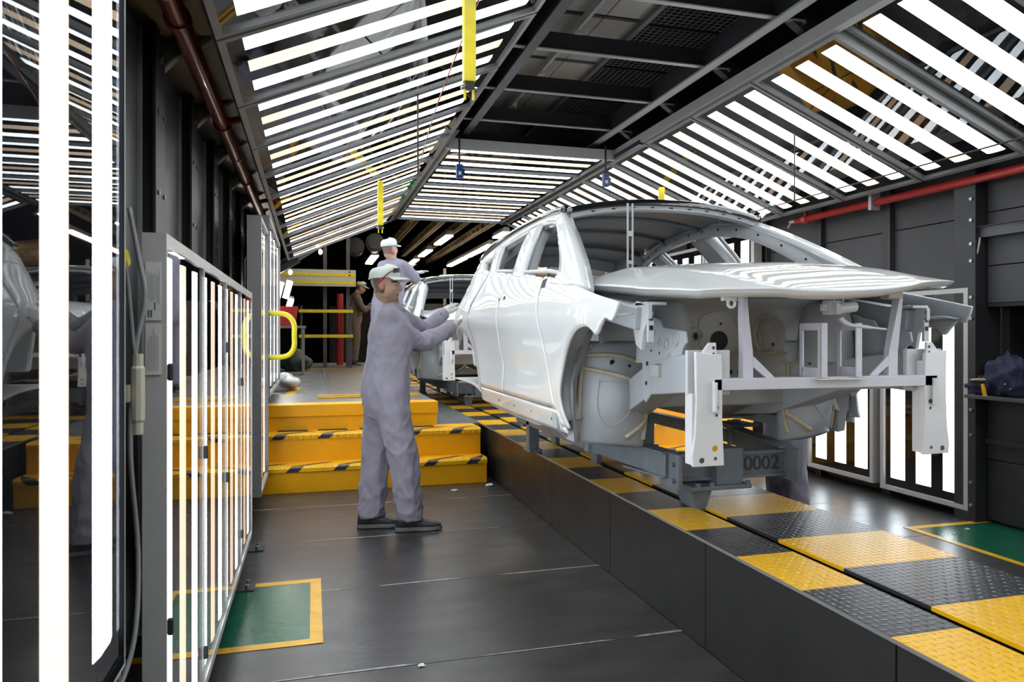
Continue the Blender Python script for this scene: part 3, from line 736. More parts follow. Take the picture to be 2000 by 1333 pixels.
def build_car():
    R = empty('car_body', (2.05, 2.5, .6))
    for s in (-1, 1):
        # ---- outer skin
        arch = [(.115,.83),(.15,.785),(.19,.80),(.235,.765),(.275,.73),(.33,.762),(.40,.765),(.49,.745),(.58,.705),(.67,.64),(.745,.565),(.80,.485),(.822,.42),(.80,.34),(.765,.275)]
        outer = [(.10,.862),(.20,.883),(.35,.915),(.5,.948),(.7,.985),(.9,1.015),(1.08,1.038),(1.15,1.035),(1.115,.93),(1.08,.83),(1.03,.70),(.975,.56),(.925,.43),(.882,.31),(.86,.27)]
        side_sheet('fender', arch, outer, 60, 12, R, s)
        fd = side_sheet('front_door', [(.912,.362),(1.3,.36),(1.928,.36)], [(1.163,1.038),(1.43,1.076),(1.73,1.105),(1.938,1.127)], 44, 26, R, s, thick=.035)
        side_sheet('rear_door', [(1.947,1.128),(1.944,.9),(1.938,.60),(1.936,.36)], [(2.66,1.203),(2.74,1.03),(2.725,.82),(2.63,.60),(2.56,.36)], 30, 26, R, s, thick=.035)
        arc2 = [(3.06-.43*math.cos(t*PI/16), .345+.43*math.sin(t*PI/16)) for t in range(0, 13)]
        side_sheet('quarter_panel', arc2, [(2.555,.30),(2.555,.40),(2.61,.60),(2.70,.82),(2.715,1.03),(2.65,1.17),(2.66,1.20),(2.9,1.235),(3.15,1.26),(3.40,1.235),(3.60,1.10),(3.68,.95),(3.64,.80),(3.50,.69)], 60, 12, R, s, dx=-.004)
        sl_ = side_sheet('sill', [(.80,.245),(1.2,.243),(1.8,.243),(2.4,.25),(2.62,.26)], [(.865,.352),(1.2,.352),(1.8,.352),(2.3,.352),(2.57,.355)], 40, 6, R, s)
        m = MB()
        for i in range(9):
            y = 1.0+i*.18; disc(m, (s*(W(y,.30)+.0015), y, .30+.018*(i%2)), .007 if i%3 else .011, (s,0,0), 8)
        m.build('sill_hole', 'hole_black', sl_, kind='stuff')
        m = MB(); disc(m, (s*(W(1.83,.962)+.0015), 1.84, .962), .022, (s,0,.2), 12, .017); disc(m, (s*(W(1.95,.955)+.0015), 1.965, .957), .014, (s,0,.2), 10); m.build('handle_hole', 'hole_black', fd)
        m = MB(); y0, z0 = 1.10, 1.002
        P = [(y0-.05, z0-.022), (y0+.015, z0-.025), (y0+.03, z0+.022), (y0-.03, z0+.03)]
        m.add([(s*(W(y,z)+.002), y, z) for y, z in P], [(0,1,2,3)]); m.build('mirror_hole', 'hole_black', fd)
        # ---- greenhouse
        side_sheet('a_pillar', [(.50,.945),(.56,1.00),(.74,1.11),(.96,1.23),(1.2,1.35),(1.42,1.447)], [(1.02,1.00),(.93,1.035),(.98,1.105),(1.12,1.205),(1.32,1.325),(1.48,1.398)], 30, 5, R, s, thick=.075)
        side_sheet('roof_rail', [(1.40,1.447),(1.6,1.490),(1.87,1.513),(2.14,1.510),(2.52,1.487),(2.79,1.455),(3.04,1.405),(3.28,1.33)], [(1.47,1.395),(1.62,1.428),(1.87,1.448),(2.14,1.445),(2.52,1.420),(2.75,1.388),(2.95,1.345),(3.12,1.295)], 40, 4, R, s, thick=.06)
        side_sheet('b_pillar', [(1.70,1.09),(1.80,1.28),(1.90,1.445)], [(1.91,1.11),(2.0,1.29),(2.08,1.445)], 16, 5, R, s, thick=.10)
        side_sheet('c_pillar', [(2.50,1.17),(2.62,1.30),(2.71,1.405)], [(2.66,1.19),(2.77,1.31),(2.86,1.375)], 14, 4, R, s, thick=.07)
        side_sheet('d_pillar', [(2.90,1.225),(3.02,1.29),(3.10,1.335)], [(3.42,1.22),(3.46,1.27),(3.45,1.31)], 12, 6, R, s, thick=.06)
        # window surround lips
        m = MB()
        fw = [(.945,1.045),(1.18,1.078),(1.69,1.115),(1.78,1.28),(1.86,1.435),(1.62,1.415),(1.47,1.385),(1.30,1.30),(1.12,1.19),(1.0,1.105),(.945,1.045)]
        rw = [(1.93,1.14),(2.3,1.175),(2.49,1.19),(2.60,1.30),(2.68,1.39),(2.52,1.41),(2.12,1.432),(2.02,1.29),(1.93,1.14)]
        for L in (fw, rw): m.tube([(s*(W(y,z)-.028), y, z) for y, z in L], .014, 6)
        m.build('window_lip', 'primer_light', R, smooth=True)
        # inner reinforcement rail with holes seen through the windscreen
        pth = [(.86,1.07),(1.05,1.20),(1.25,1.315),(1.44,1.395),(1.7,1.44),(2.0,1.452),(2.4,1.435),(2.75,1.385),(3.0,1.32)]
        mb = MB(); pr = resample(pth, 36)
        mb.grid(lambda u, v: (s*(W(pr[int(round(u*36))].x, pr[int(round(u*36))].y)-.085-.03*v), pr[int(round(u*36))].x, pr[int(round(u*36))].y+.035-.09*v), 36, 2)
        ir = sheet('inner_rail', mb, R, 'primer_light', 'primer', .01, lambda c: Vector((-s, 0, 0)))
        m = MB()
        for i in range(3, 34, 3):
            p = pr[i]; disc(m, (s*(W(p.x,p.y)-.103), p.x, p.y-.01), .009, (-s,-.3,-.2), 8)
        m.build('rail_hole', 'hole_black', ir, kind='stuff')
        # rear inner corner with slots
        mb = MB(); mb.grid(lambda u, v: (s*(.70-.10*v-.12*u), 2.95+.55*u, 1.10+.36*v-.06*u*v), 8, 8)
        iq = sheet('inner_quarter', mb, R, 'primer_dark', 'primer', .01, lambda c: Vector((-s, -.3, 0)))
        m = MB()
        for (u, v, r) in ((.25,.35,.03),(.25,.6,.03),(.3,.82,.026),(.6,.5,.02)): disc(m, (s*(.70-.10*v-.12*u-.012), 2.95+.55*u-.004, 1.10+.36*v-.06*u*v), r, (-s,-.35,-.2), 12, r*.7)
        m.build('inner_hole', 'hole_black', iq)
        # ---- front structure, seen in the open wheel well
        mb = MB()     # toe board bulging forward
        def toe(u, v):
            x = lerp(.775, .40, u); z = lerp(.19, .70, v); b = math.sin(PI*min(max(u,0),1))**.6*math.sin(PI*min(v*.9+.08,1))**.5
            y = .93-.16*b-.05*u-.10*max(0, v-.75)
            y -= .022*g_(u,.48,.20)*g_(v,.45,.22)
            return (s*x, y, z-.04*(1-v)*u)
        mb.grid(toe, 26, 26); tb = sheet('toe_board', mb, R, 'primer', 'primer_warm', .008, lambda c: Vector((0,-1,0)))
        # sealer beads
        def on(u, v, e=.007): q = toe(u, v); return (q[0], q[1]-e, q[2])
        for pts in ([(.03,.02),(.05,.3),(.06,.6),(.10,.85),(.2,.97)], [(.06,.74),(.3,.71),(.6,.66),(.93,.60)], [(.10,.86),(.4,.87),(.7,.83),(.92,.74)], [(.93,.78),(.93,.60),(.88,.45),(.95,.30),(.85,.22),(.62,.10)], [(.93,.60),(.97,.5),(.97,.3),(.92,.08)]):
            MB().tube(smoothpath([on(*p) for p in pts], 6), .014, 8, flat=.8).build('sealer_bead', 'sealer', tb, smooth=True)
        m = MB()
        for u, v, r in ((.42,.80,.014),(.66,.77,.008),(.93,.40,.009)): q = on(u, v, .003); disc(m, q, r, (0,-1,0), 10)
        m.build('drain_hole', 'hole_black', tb)
        ring_pts = [on(u, v, 0) for u, v in ((.25,.62),(.22,.4),(.28,.25),(.42,.2),(.58,.3),(.66,.42),(.60,.58),(.45,.62),(.25,.62))]
        MB().tube(smoothpath(ring_pts, 5), .006, 6, flat=.5).build('panel_bead', 'primer', tb, smooth=True)
        # hinge pillar closing strip
        MB().loft([[(s*.865,.90,.26),(s*.775,.93,.19),(s*.775,1.0,.19),(s*.865,.97,.26)], [(s*.872,.92,.50),(s*.77,.95,.48),(s*.77,1.03,.48),(s*.872,.99,.50)], [(s*.868,.90,.72),(s*.74,.87,.70),(s*.74,.97,.70),(s*.868,.98,.72)], [(s*.85,1.0,.95),(s*.66,.88,.95),(s*.66,.98,.95),(s*.85,1.05,.95)]]).build('hinge_pillar', 'primer', R)
        MB().loft([[(s*.80,.83,.20),(s*.775,.85,.19),(s*.775,.95,.19),(s*.80,.94,.20)], [(s*.82,.80,.5),(s*.775,.86,.5),(s*.775,.98,.5),(s*.82,.97,.5)], [(s*.79,.70,.74),(s*.72,.76,.76),(s*.72,.90,.76),(s*.79,.90,.74)]]).build('splash_panel', 'primer', R, smooth=True, sharp=.5)
        # arch liner inside the fender
        mb = MB(); al = [(.16,.80),(.24,.80),(.40,.80),(.50,.785),(.60,.745),(.70,.68),(.785,.60),(.84,.50),(.86,.40),(.84,.30)]
        ar = resample(al, 24); mb.grid(lambda u, v: (s*(W(ar[int(round(u*24))].x, ar[int(round(u*24))].y)-.012-.10*v), ar[int(round(u*24))].x+.01*v, ar[int(round(u*24))].y+.015*v), 24, 3)
        sheet('arch_flange', mb, R, 'primer_light', 'primer_light', .006, lambda c: Vector((0,-.5,-1)))
        # strut tower
        n = 20; rings = []
        for z, r in ((.60,.15),(.70,.145),(.80,.135),(.87,.115),(.895,.085),(.895,.035)):
            rings.append([(s*.45+r*.85*math.cos(2*PI*k/n), .56+r*math.sin(2*PI*k/n), z) for k in range(n)])
        MB().loft(rings).build('strut_tower', 'primer', R, smooth=True, sharp=.9)
        # upper apron plate
        ap = [(.54,.865),(.52,.84),(.48,.83),(.44,.815),(.36,.80),(.33,.765),(.14,.745),(.13,.70),(.165,.672),(.185,.62),(.215,.565),(.21,.51),(.30,.50),(.34,.475),(.40,.49),(.45,.46),(.50,.42),(.53,.44)]
        ap_ = MB().prism([(y,z) for y,z in ap], s*.575, s*.563, 'x').build('apron_plate', 'primer', R, bevel=.003)
        m = MB()
        for y, z, r in ((.43,.735,.022),(.36,.70,.014),(.30,.69,.02),(.22,.715,.03),(.27,.64,.012)): ring(m, (s*.577,y,z), r, (s,0,0), .0045, 14)
        m.build('pressed_ring', 'primer', ap_, smooth=True, kind='stuff')
        m = MB()
        for y, z, r in ((.48,.60,.011),(.42,.55,.010),(.36,.65,.006),(.44,.66,.006),(.24,.52,.012),(.49,.51,.010)): disc(m, (s*.577,y,z), r, (s,0,0), 10)
        m.build('apron_hole', 'hole_black', ap_, kind='stuff')
        MB().box(*sorted((s*.576,s*.60)), .33,.40, .545,.60).build('apron_bracket', 'primer_warm', ap_, bevel=.004)
        # fender mount tower between fender and apron
        MB().prism([(.18,.855),(.30,.875),(.34,.80),(.30,.69),(.245,.665),(.23,.74),(.18,.80)], s*.70, s*.72, 'x').build('fender_mount', 'primer_light', R, bevel=.003)
        MB().box(*sorted((s*.63,s*.72)), .19,.33, .855,.868).box(*sorted((s*.69,s*.718)), .185,.20, .70,.80).build('mount_flange', 'primer_light', R, bevel=.002)
        m = MB()
        for z in (.835,.80,.76): m.box(*sorted((s*.695,s*.712)), .183,.1845, z-.010, z+.010)
        m.build('mount_slot', 'hole_black', R)
        # shotgun rail and main side rail
        MB().bar((s*.70,.25,.80),(s*.745,1.05,.93),.09,.10).build('upper_side_rail', 'primer', R, bevel=.008)
        MB().loft([[(s*.46,.05,.50),(s*.60,.05,.50),(s*.60,.05,.66),(s*.46,.05,.66)],[(s*.44,.45,.46),(s*.575,.45,.46),(s*.575,.45,.61),(s*.44,.45,.61)],[(s*.38,.90,.30),(s*.53,.90,.30),(s*.53,.90,.46),(s*.38,.90,.46)],[(s*.36,1.6,.22),(s*.50,1.6,.22),(s*.50,1.6,.32),(s*.36,1.6,.32)]]).build('side_rail', 'primer', R, bevel=.006)
        MB().box(*sorted((s*.435,s*.625)), .028,.05, .49,.67).build('rail_end_plate', 'primer_light', R, bevel=.003)
        m = MB(); disc(m, (s*.53,.0265,.60), .016, (0,-1,0), 10, .022); m.build('rail_hole', 'hole_black', R)
        # hanging corner bracket
        br = [(-.055,.665),(.03,.655),(.058,.655),(.062,.585),(.062,.40),(.066,.30),(.070,.215),(-.066,.215),(-.070,.26),(-.058,.34),(-.052,.48)]
        br = [(s*.556+q*(-s), z) for q, z in br]
        cb_ = MB().prism(br, -.012, .006, 'y').build('corner_bracket', 'jig_white', R, bevel=.003)
        MB().box(*sorted((s*.556+s*.052,s*.556+s*.066)), .0,.055, .22,.50).box(*sorted((s*.556-s*.066,s*.556-s*.056)), .0,.055, .22,.62).build('bracket_flange', 'jig_white', cb_, bevel=.003)
        m = MB(); disc(m, (s*.556-s*.035,-.0135,.445),.010,(0,-1,0)); disc(m,(s*.556-s*.035,-.0135,.415),.006,(0,-1,0)); disc(m,(s*.556+s*.03,-.0135,.24),.011,(0,-1,0)); disc(m,(s*.556-s*.03,-.0135,.245),.007,(0,-1,0)); m.build('bracket_hole', 'print_dark', cb_, kind='stuff')
        MB().tube([(s*.535,-.024,.545),(s*.535,-.024,.43)], .011, 8).build('bracket_pin', 'jig_white', cb_, smooth=True, sharp=.8)
        MB().prism([(s*.60,.60),(s*.60,.635),(s*.545,.70),(s*.515,.70),(s*.51,.60)], .0,.012,'y').build('top_gusset', 'jig_white', R, bevel=.002)
        m = MB()
        for dz in (.625,.655,.68): disc(m,(s*.527,-.0012,dz),.007,(0,-1,0),8)
        m.build('gusset_hole', 'print_dark', R)
        if s < 0: m = MB(); disc(m, (-.528,-.0136,.285), .012, (0,-1,0), 14); m.build('orange_mark', 'line_yellow', cb_)
        # uprights of the support frame, leaning blade plus brace
        c = .345
        MB().loft([[(s*(c+.035),.02,.552),(s*(c-.012),.02,.552),(s*(c-.012),.055,.552),(s*(c+.035),.055,.552)],[(s*(c+.036),.02,.66),(s*(c-.010),.02,.66),(s*(c-.010),.05,.66),(s*(c+.036),.05,.66)],[(s*(c+.043),.01,.80),(s*(c+.015),.01,.80),(s*(c+.015),.045,.80),(s*(c+.043),.045,.80)],[(s*(c+.045),.0,.90),(s*(c+.030),.0,.90),(s*(c+.030),.04,.90),(s*(c+.045),.04,.90)]]).build('support_upright', 'jig_lilac', R)
        MB().prism([(s*(c-.012),.645),(s*(c-.012),.60),(s*(c-.075),.555),(s*(c-.115),.555)], .02,.03,'y').build('support_brace', 'jig_lilac', R)
        MB().box(*sorted((s*(c-.03),s*(c+.045))), .0,.05,.885,.93).build('support_pad', 'plastic_beige', R, bevel=.004)
    R0 = R
    # ---- front support frame
    MB().box(-.53,.61, -.01,.055, .552,.558).box(-.53,.56, -.012,-.004, .512,.556).build('cross_beam', 'jig_lilac', R, bevel=.0015)
    for x in (-.046, .144):
        fr = MB(); fr.box(x-.004,x+.004,-.03,-.008,.556,.78).box(x-.004,x+.004,.085,.105,.556,.78).box(x-.004,x+.004,-.01,.09,.75,.78).box(x-.004,x+.004,-.01,.09,.556,.595)
        if x < 0: fr.box(-.05,-.022,-.034,-.026,.556,.78)
        else: fr.box(.12,.148,-.034,-.026,.556,.78)
        fr.build('centre_frame', 'jig_lilac', R, bevel=.001)
    MB().box(-.07,.17,-.045,.09,.548,.5525).build('centre_plate', 'jig_white', R)
    # hood latch and prop
    MB().box(.02,.075,.0,.05,.815,.875).box(.0,.03,.01,.04,.83,.86).box(.03,.04,-.005,.0,.86,.94).box(.075,.085,-.005,.0,.86,.94).build('latch_block', 'primer_light', R, bevel=.003)
    MB().tube([(.05,-.01,.84),(.13,-.01,.85)], .024, 10).build('latch_roller', 'jig_white', R, smooth=True, sharp=.8)
    MB().tube(smoothpath([(.06,-.01,.80),(.09,-.02,.775),(.16,-.03,.765),(.27,-.03,.755)],5), [.018]*6+[.014]*6+[.008]*4, 8, flat=.6).build('latch_lever', 'jig_white', R, smooth=True)
    # ---- dash panel / firewall
    mb = MB()
    def fwall(u, v):
        x = lerp(-.66,.66,u); z = lerp(.36,.985,v); b = 0
        b += .016*g_(x,-.36,.07)*g_(z,.80,.10)+.014*(1/(1+math.exp(-(.20-math.hypot(x-.02,(z-.72)*1.0))*60)))
        b += .03*(1/(1+math.exp((z-.60)*60)))-.02*(1/(1+math.exp(-(z-.88)*80)))
        return (x, .86-b-.03*abs(x), z)
    mb.grid(fwall, 60, 40); dp = sheet('dash_panel', mb, R, 'primer_warm', 'primer_warm', .01, lambda c: Vector((0,-1,0)))
    def fw(x, z, e=.004):
        q = fwall((x+.66)/1.32, (z-.36)/.625); return (q[0], q[1]-e, q[2])
    MB().tube([fw(-.62+i*.062, .635+.004*math.sin(i), .002) for i in range(18)], .016, 6, flat=.45).build('sealer_bead', 'sealer', dp, smooth=True)
    m = MB()
    disc(m, fw(.02,.70), .052, (0,-1,0), 20); disc(m, fw(-.10,.70), .009, (0,-1,0)); disc(m, fw(.03,.79), .007, (0,-1,0)); disc(m, fw(.07,.535), .014,(0,-1,0)); disc(m, fw(.02,.537), .007,(0,-1,0)); disc(m, fw(.12,.537), .008,(0,-1,0)); disc(m, fw(.35,.68), .009,(0,-1,0)); disc(m, fw(.33,.50), .009,(0,-1,0))
    m.build('dash_opening', 'hole_black', dp)
    for c_, r_, t_, n_, ry_ in (((-.40,.76),.036,.007,20,.085),((-.13,.73),.05,.007,20,.036),((.19,.64),.035,.006,18,None),((.33,.73),.09,.01,22,.11),((.33,.73),.06,.008,20,.08),((.16,.80),.02,.005,12,None)):
        m = MB(); ring(m, fw(*c_,.002), r_, (0,-1,0), t_, n_, ry_); m.build('pressed_ring', 'primer_warm', dp, smooth=True)
    m = MB(); P = [(-.43,.82),(-.37,.82),(-.37,.76),(-.40,.715)]; m.add([fw(*p) for p in P], [(0,1,2,3)]); m.build('dash_slot', 'hole_black', dp); m = MB(); disc(m, fw(-.12,.725), .014, (0,-1,0), 10, .02); m.build('dash_slot', 'hole_black', dp)
    MB().tube(smoothpath([fw(*p, 0) for p in ((-.06,.84),(-.10,.80),(-.09,.66),(.02,.62),(.14,.66),(.12,.80),(.06,.86),(-.06,.84))],5), .007, 6, flat=.5).build('panel_bead', 'primer_warm', dp, smooth=True)
    # cowl, lower dash, tunnel, floor
    MB().loft([[(-.74,.70,.975),(.74,.70,.975),(.74,.70,.99),(-.74,.70,.99)],[(-.76,.86,.93),(.76,.86,.93),(.76,.86,.995),(-.76,.86,.995)],[(-.78,1.02,.94),(.78,1.02,.94),(.78,1.02,1.045),(-.78,1.02,1.045)]]).build('cowl', 'primer', R, bevel=.006)
    mb = MB(); mb.grid(lambda u, v: (lerp(-.70,.70,u), lerp(.83,1.35,v), lerp(.46,.235,v**.7)+.16*g_(lerp(-.70,.70,u),0,.14)*(.4+.6*v)), 40, 14)
    sheet('toe_floor', mb, R, 'primer_warm', 'primer_warm', .01, lambda c: Vector((0,-1,.3)))
    mb = MB(); mb.grid(lambda u, v: (lerp(-.83,.83,u), lerp(1.33,3.75,v), .235+.14*g_(lerp(-.83,.83,u),0,.13)+.12*(1/(1+math.exp(-(v-.55)*18)))), 40, 24)
    sheet('floor_pan', mb, R, 'primer_warm', 'primer_warm', .012, lambda c: Vector((0,0,1)))
    for x in (-.62,.62): MB().box(x-.05,x+.05,1.0,2.6,.20,.26).build('floor_sill', 'primer', R, bevel=.006)
    MB().tube([(.30,.10,.52),(.42,.09,.515),(.53,.07,.50)], .022, 8).build('lower_tube', 'primer_light', R, smooth=True)
    # instrument beam area behind the cowl
    MB().tube([(-.76,1.12,.98),(.76,1.12,.98)], .03, 8).build('dash_tube', 'primer', R, smooth=True)
    # ---- roof
    zc = [(1.38,1.528),(1.6,1.556),(2.0,1.572),(2.5,1.562),(3.0,1.515),(3.4,1.44)]
    def roof(u, v, d=0):
        y = lerp(1.39,3.42,v); q = 2*u-1; hwid = interp([(1.39,.635),(2.0,.60),(2.6,.615),(3.1,.66),(3.42,.66)], y)
        yy = y-.06*(1-q*q)*(1-v)
        return (q*hwid, yy, interp(zc, y)-.065*abs(q)**2.4-d)
    mb = MB(); mb.grid(roof, 36, 40); sheet('roof_skin', mb, R, 'car_black', 'primer_dark', .022, lambda c: Vector((0,0,1)))
    mb = MB(); mb.grid(lambda u, v: roof(.02+.96*u, .03+.95*v, .045+.008*math.sin(v*30)), 24, 40); sheet('roof_liner_panel', mb, R, 'primer_dark', 'primer_dark', .006, lambda c: Vector((0,0,-1)))
    for v in (.28,.55,.80):
        MB().tube([roof(.04+.92*i/16, v, .06) for i in range(17)], .022, 6, flat=.6).build('roof_bow', 'primer_dark', R, smooth=True)
    wh = MB().loft([[(p[0], p[1]+a, p[2]+b) for a, b in ((-.004,-.036),(.05,-.03),(.05,-.065),(.004,-.060))] for p in [roof(.02+.96*i/20, 0) for i in range(21)]]).build('windscreen_header', 'primer_light', R, smooth=True, sharp=.6)
    m = MB()
    for i in range(9):
        p = roof(.12+.095*i, 0); m.add([(p[0]-.012,p[1]-.0045,p[2]-.044),(p[0]+.012,p[1]-.0045,p[2]-.044),(p[0]+.012,p[1]-.0025,p[2]-.050),(p[0]-.012,p[1]-.0025,p[2]-.050)],[(0,1,2,3)])
    m.build('header_slot', 'hole_black', wh, kind='stuff')
    mb = MB(); mb.grid(lambda u, v: (lambda p: (p[0]*(1+.01*v), p[1]-.016*math.sin(v*PI/2)-.002, p[2]+.002-.040*v*v))(roof(u, 0)), 36, 5); sheet('roof_front_lip', mb, R, 'car_black', 'car_black', .004, lambda c: Vector((0,-1,.3)))
    # roof side ditch mouldings
    for s in (-1,1):
        MB().tube([(lambda p: (p[0]+s*.006, p[1], p[2]-.006))(roof(0 if s<0 else 1, i/30)) for i in range(31)], .020, 8).build('roof_ditch', 'car_black', R, smooth=True)
    # ---- tail end
    MB().loft([[(p[0]*.98, p[1]+a, p[2]+b) for a, b in ((-.06,-.03),(.02,-.01),(.05,-.10),(-.04,-.12))] for p in [roof(i/16, 1) for i in range(17)]]).build('rear_header', 'primer', R)
    MB().prism([(-.66,.45),(.66,.45),(.70,.80),(.64,1.10),(-.64,1.10),(-.70,.80)], 3.70,3.76,'y').build('tailgate_panel', 'car_white', R, bevel=.02)
    for s in (-1,1):
        MB().loft([[(s*.64,3.70,1.08),(s*.56,3.70,1.08),(s*.56,3.76,1.08),(s*.64,3.76,1.08)],[(s*.62,3.46,1.36),(s*.52,3.46,1.36),(s*.52,3.52,1.36),(s*.62,3.52,1.36)]]).build('tailgate_side', 'primer', R, bevel=.01)
    # thin prop bars standing behind the windscreen opening
    MB().box(-.305,-.297,1.28,1.29,1.0,1.49).box(-.275,-.267,1.28,1.29,1.0,1.49).box(-.305,-.267,1.279,1.291,1.14,1.16).box(-.30,-.272,1.275,1.295,1.30,1.33).build('hood_prop', 'primer_light', R)
    # dangling wire clips on the pillar
    MB().tube(smoothpath([(-.60,1.50,1.38),(-.62,1.5,1.33),(-.59,1.5,1.30),(-.61,1.5,1.26),(-.57,1.5,1.30)],4), .006, 5).build('wire_clip', 'jig_white', R)
    # ---- hood
    H = hood_parts(R)
    return R
def hood_parts(R):
    wtab = [(-.22,.50),(-.12,.575),(-.02,.635),(.10,.685),(.25,.725),(.6,.765),(.95,.795)]
    zct = [(-.24,.886),(-.15,.930),(0,.980),(.2,1.032),(.5,1.08),(.95,1.118)]
    drp = [(-.24,.0),(-.04,.035),(.25,.085),(.95,.105)]
    def hood(u, v, d=0):
        q = 2*u-1; yr = .83+.10*q*q; yf = -.205+.17*abs(q)**2.6
        y = lerp(yr, yf, v); w = interp(wtab, y); a = abs(q)
        z = interp(zct, y)-interp(drp, y)*a**2.8
        z += .010*g_(a,.62,.09)*(.3+.7*(1-v))
        z += .030*q
        return (q*w, y, z-d)
    mb = MB(); mb.grid(hood, 64, 44)
    # hem turned down round the sides and front
    o = sheet('hood', mb, R, 'car_white', 'primer_light', .006, lambda c: Vector((0,0,1)))
    edge = [hood(0, i/20) for i in range(21)]+[hood(i/40, 1) for i in range(1, 41)]+[hood(1, 1-i/20) for i in range(1, 21)]
    rings = [[(p[0], p[1], p[2]) for p in edge], [(p[0]*.992, p[1]+.006, p[2]-.014) for p in edge], [(p[0]*.97, p[1]+.022, p[2]-.024) for p in edge], [(p[0]*.92, p[1]+.06, p[2]-.030) for p in edge]]
    MB().loft(rings, closed=False).build('hood_hem', 'car_white', o, smooth=True)
    mb = MB(); mb.grid(lambda u, v: hood(.04+.92*u, .03+.93*v, .034+.012*math.sin(u*14)*math.sin(v*9)), 40, 30); sheet('hood_inner_panel', mb, o, 'primer_light', 'primer_light', .004, lambda c: Vector((0,0,-1)))
    ring_m = MB(); ring(ring_m, (-.46,-.02,.855), .016, (0,-1,0), .006, 14); ring_m.box(-.50,-.44,-.03,-.01,.865,.885); ring_m.build('hood_stop', 'car_white', o)
    return o
car = build_car()
tag(car, 'unfinished white car body with black roof and open front beside the inspector', 'car body', 'car bodies')
# ------------------------------------------------------------------ skid under the car
def build_skid():
    K = empty('body_skid', (2.05, 2.5, ZC))
    dz = .6-ZC
    def kb(mb, name, m='skid_grey', **k):
        mb.v = [(x,y,z+dz) for x,y,z in mb.v]; return mb.build(name, m, K, **k)
    kb(MB().box(-.335,.33,.71,.79,.0,.135), 'front_cross_beam', bevel=.006)
    kb(MB().box(-.335,.33,.695,.71,.118,.135).box(-.335,.33,.695,.71,.0,.016), 'beam_flange', bevel=.002)
    kb(MB().box(-.105,.045,.66,.84,-.02,.16), 'centre_column', bevel=.004)
    kb(MB().box(-.255,.075,.63,.87,-.038,-.018), 'base_plate', bevel=.003)
    kb(MB().loft([[(-.25,.66,-.038),(-.13,.66,-.038),(-.13,.84,-.038),(-.25,.84,-.038)],[(-.198,.70,-.20),(-.162,.70,-.20),(-.162,.80,-.20),(-.198,.80,-.20)]]), 'guide_foot', bevel=.004)
    for x,y in ((-.14,.645),(.06,.645),(-.22,.645)): kb(MB().cyl((x,y,-.018),(x,y,-.002),.014,6), 'bolt')
    for s in (-1,1):
        x = -.34 if s < 0 else .335
        kb(MB().box(x-.012,x+.012,.60,.80,-.02,.15), 'end_plate', bevel=.004)
        m = MB()
        for yy in (.64,.75):
            for zz in (.02,.10): m.cyl((x+s*.012,yy,zz),(x+s*.028,yy,zz),.013,6)
        kb(m, 'bolt_heads', kind='stuff')
        kb(MB().bar((x+s*.02,.70,.085),(x+s*.14,1.42,.11),.02,.12).bar((x+s*.0,.70,.145),(x+s*.12,1.42,.165),.09,.012), 'support_arm', bevel=.003)
        kb(MB().prism([(x,.70),(x+s*.04,.70),(x+s*.10,1.05),(x+s*.03,1.0)], .02,.03,'z'), 'arm_web')
        kb(MB().tube([(x+s*.14,1.42,.05),(x+s*.14,1.42,.20)], .035, 10), 'support_post')
        kb(MB().box(min(x+s*.05,x+s*.24),max(x+s*.05,x+s*.24),1.30,1.50,.17,.188), 'support_pad', bevel=.003)
        kb(MB().bar((x+s*.14,1.45,.10),(x+s*.14,2.9,.10),.06,.08), 'long_beam', bevel=.004)
        kb(MB().tube([(x+s*.14,2.85,.05),(x+s*.14,2.85,.23)], .035, 10), 'support_post')
    kb(MB().box(-.215,-.165,.8,2.9,.02,.09), 'spine_beam', bevel=.003)
    kb(MB().box(-.48,.475,2.8,2.88,.02,.12), 'rear_cross_beam', bevel=.004)
    kb(MB().box(-.198,-.162,2.0,2.12,-.20,.03), 'guide_foot', bevel=.004)
    kb(MB().box(-.198,-.162,2.85,2.97,-.20,.03), 'guide_foot', bevel=.004)
    kb(MB().box(-.24,-.14,1.98,2.14,-.005,.035), 'foot_cap', 'rubber', bevel=.004)
    for s in (-1,1): kb(MB().box(s*.47-.04,s*.47+.04,2.55,2.62,-.125,.10).box(s*.47-.05,s*.47+.05,2.5,2.67,-.133,-.11), 'rear_stand', bevel=.004)
    text_mesh('0002', .105, 'number', 'wall_charcoal', K, (.185,.707,.068+dz), (PI/2,0,0), .002)
    return K
skid = build_skid()
tag(skid, 'blue-grey steel skid numbered 0002 carrying the near car body', 'skid', 'body skids')
car2 = copy_tree(car); car2.location = (2.05, 8.0, .6); tag(car2, 'second white car body farther back behind the inspector', 'car body', 'car bodies')
sk2 = copy_tree(skid); sk2.location = (2.05, 8.0, ZC); tag(sk2, 'grey skid under the second car body farther back', 'skid', 'body skids')

# ------------------------------------------------------------------ the hall beyond the tunnel
hall = structure(MB().box(-6, 12, 30, 30.2, -.1, 7).build('wall_far', 'dark_void'))
MB().box(-6.2,-6,11,30,-.1,7).box(12,12.2,11,30,-.1,7).build('wall_far_side', 'dark_void', kind='structure')
MB().box(-6,12,17.5,30,-.1,.0).build('floor_hall', 'plinth_black', kind='structure')
MB().box(-6,12,11.2,30,6.9,7.0).build('ceiling_hall', 'dark_void', kind='structure')
MB().box(-6,-.8,14,14.1,-.1,4).box(4.75,12,14,14.1,-.1,7).build('wall_hall_partition', 'dark_void', kind='structure')
MB().box(-6,12,11.1,11.2,4.0,7).build('wall_over_tunnel', 'dark_void', kind='structure')
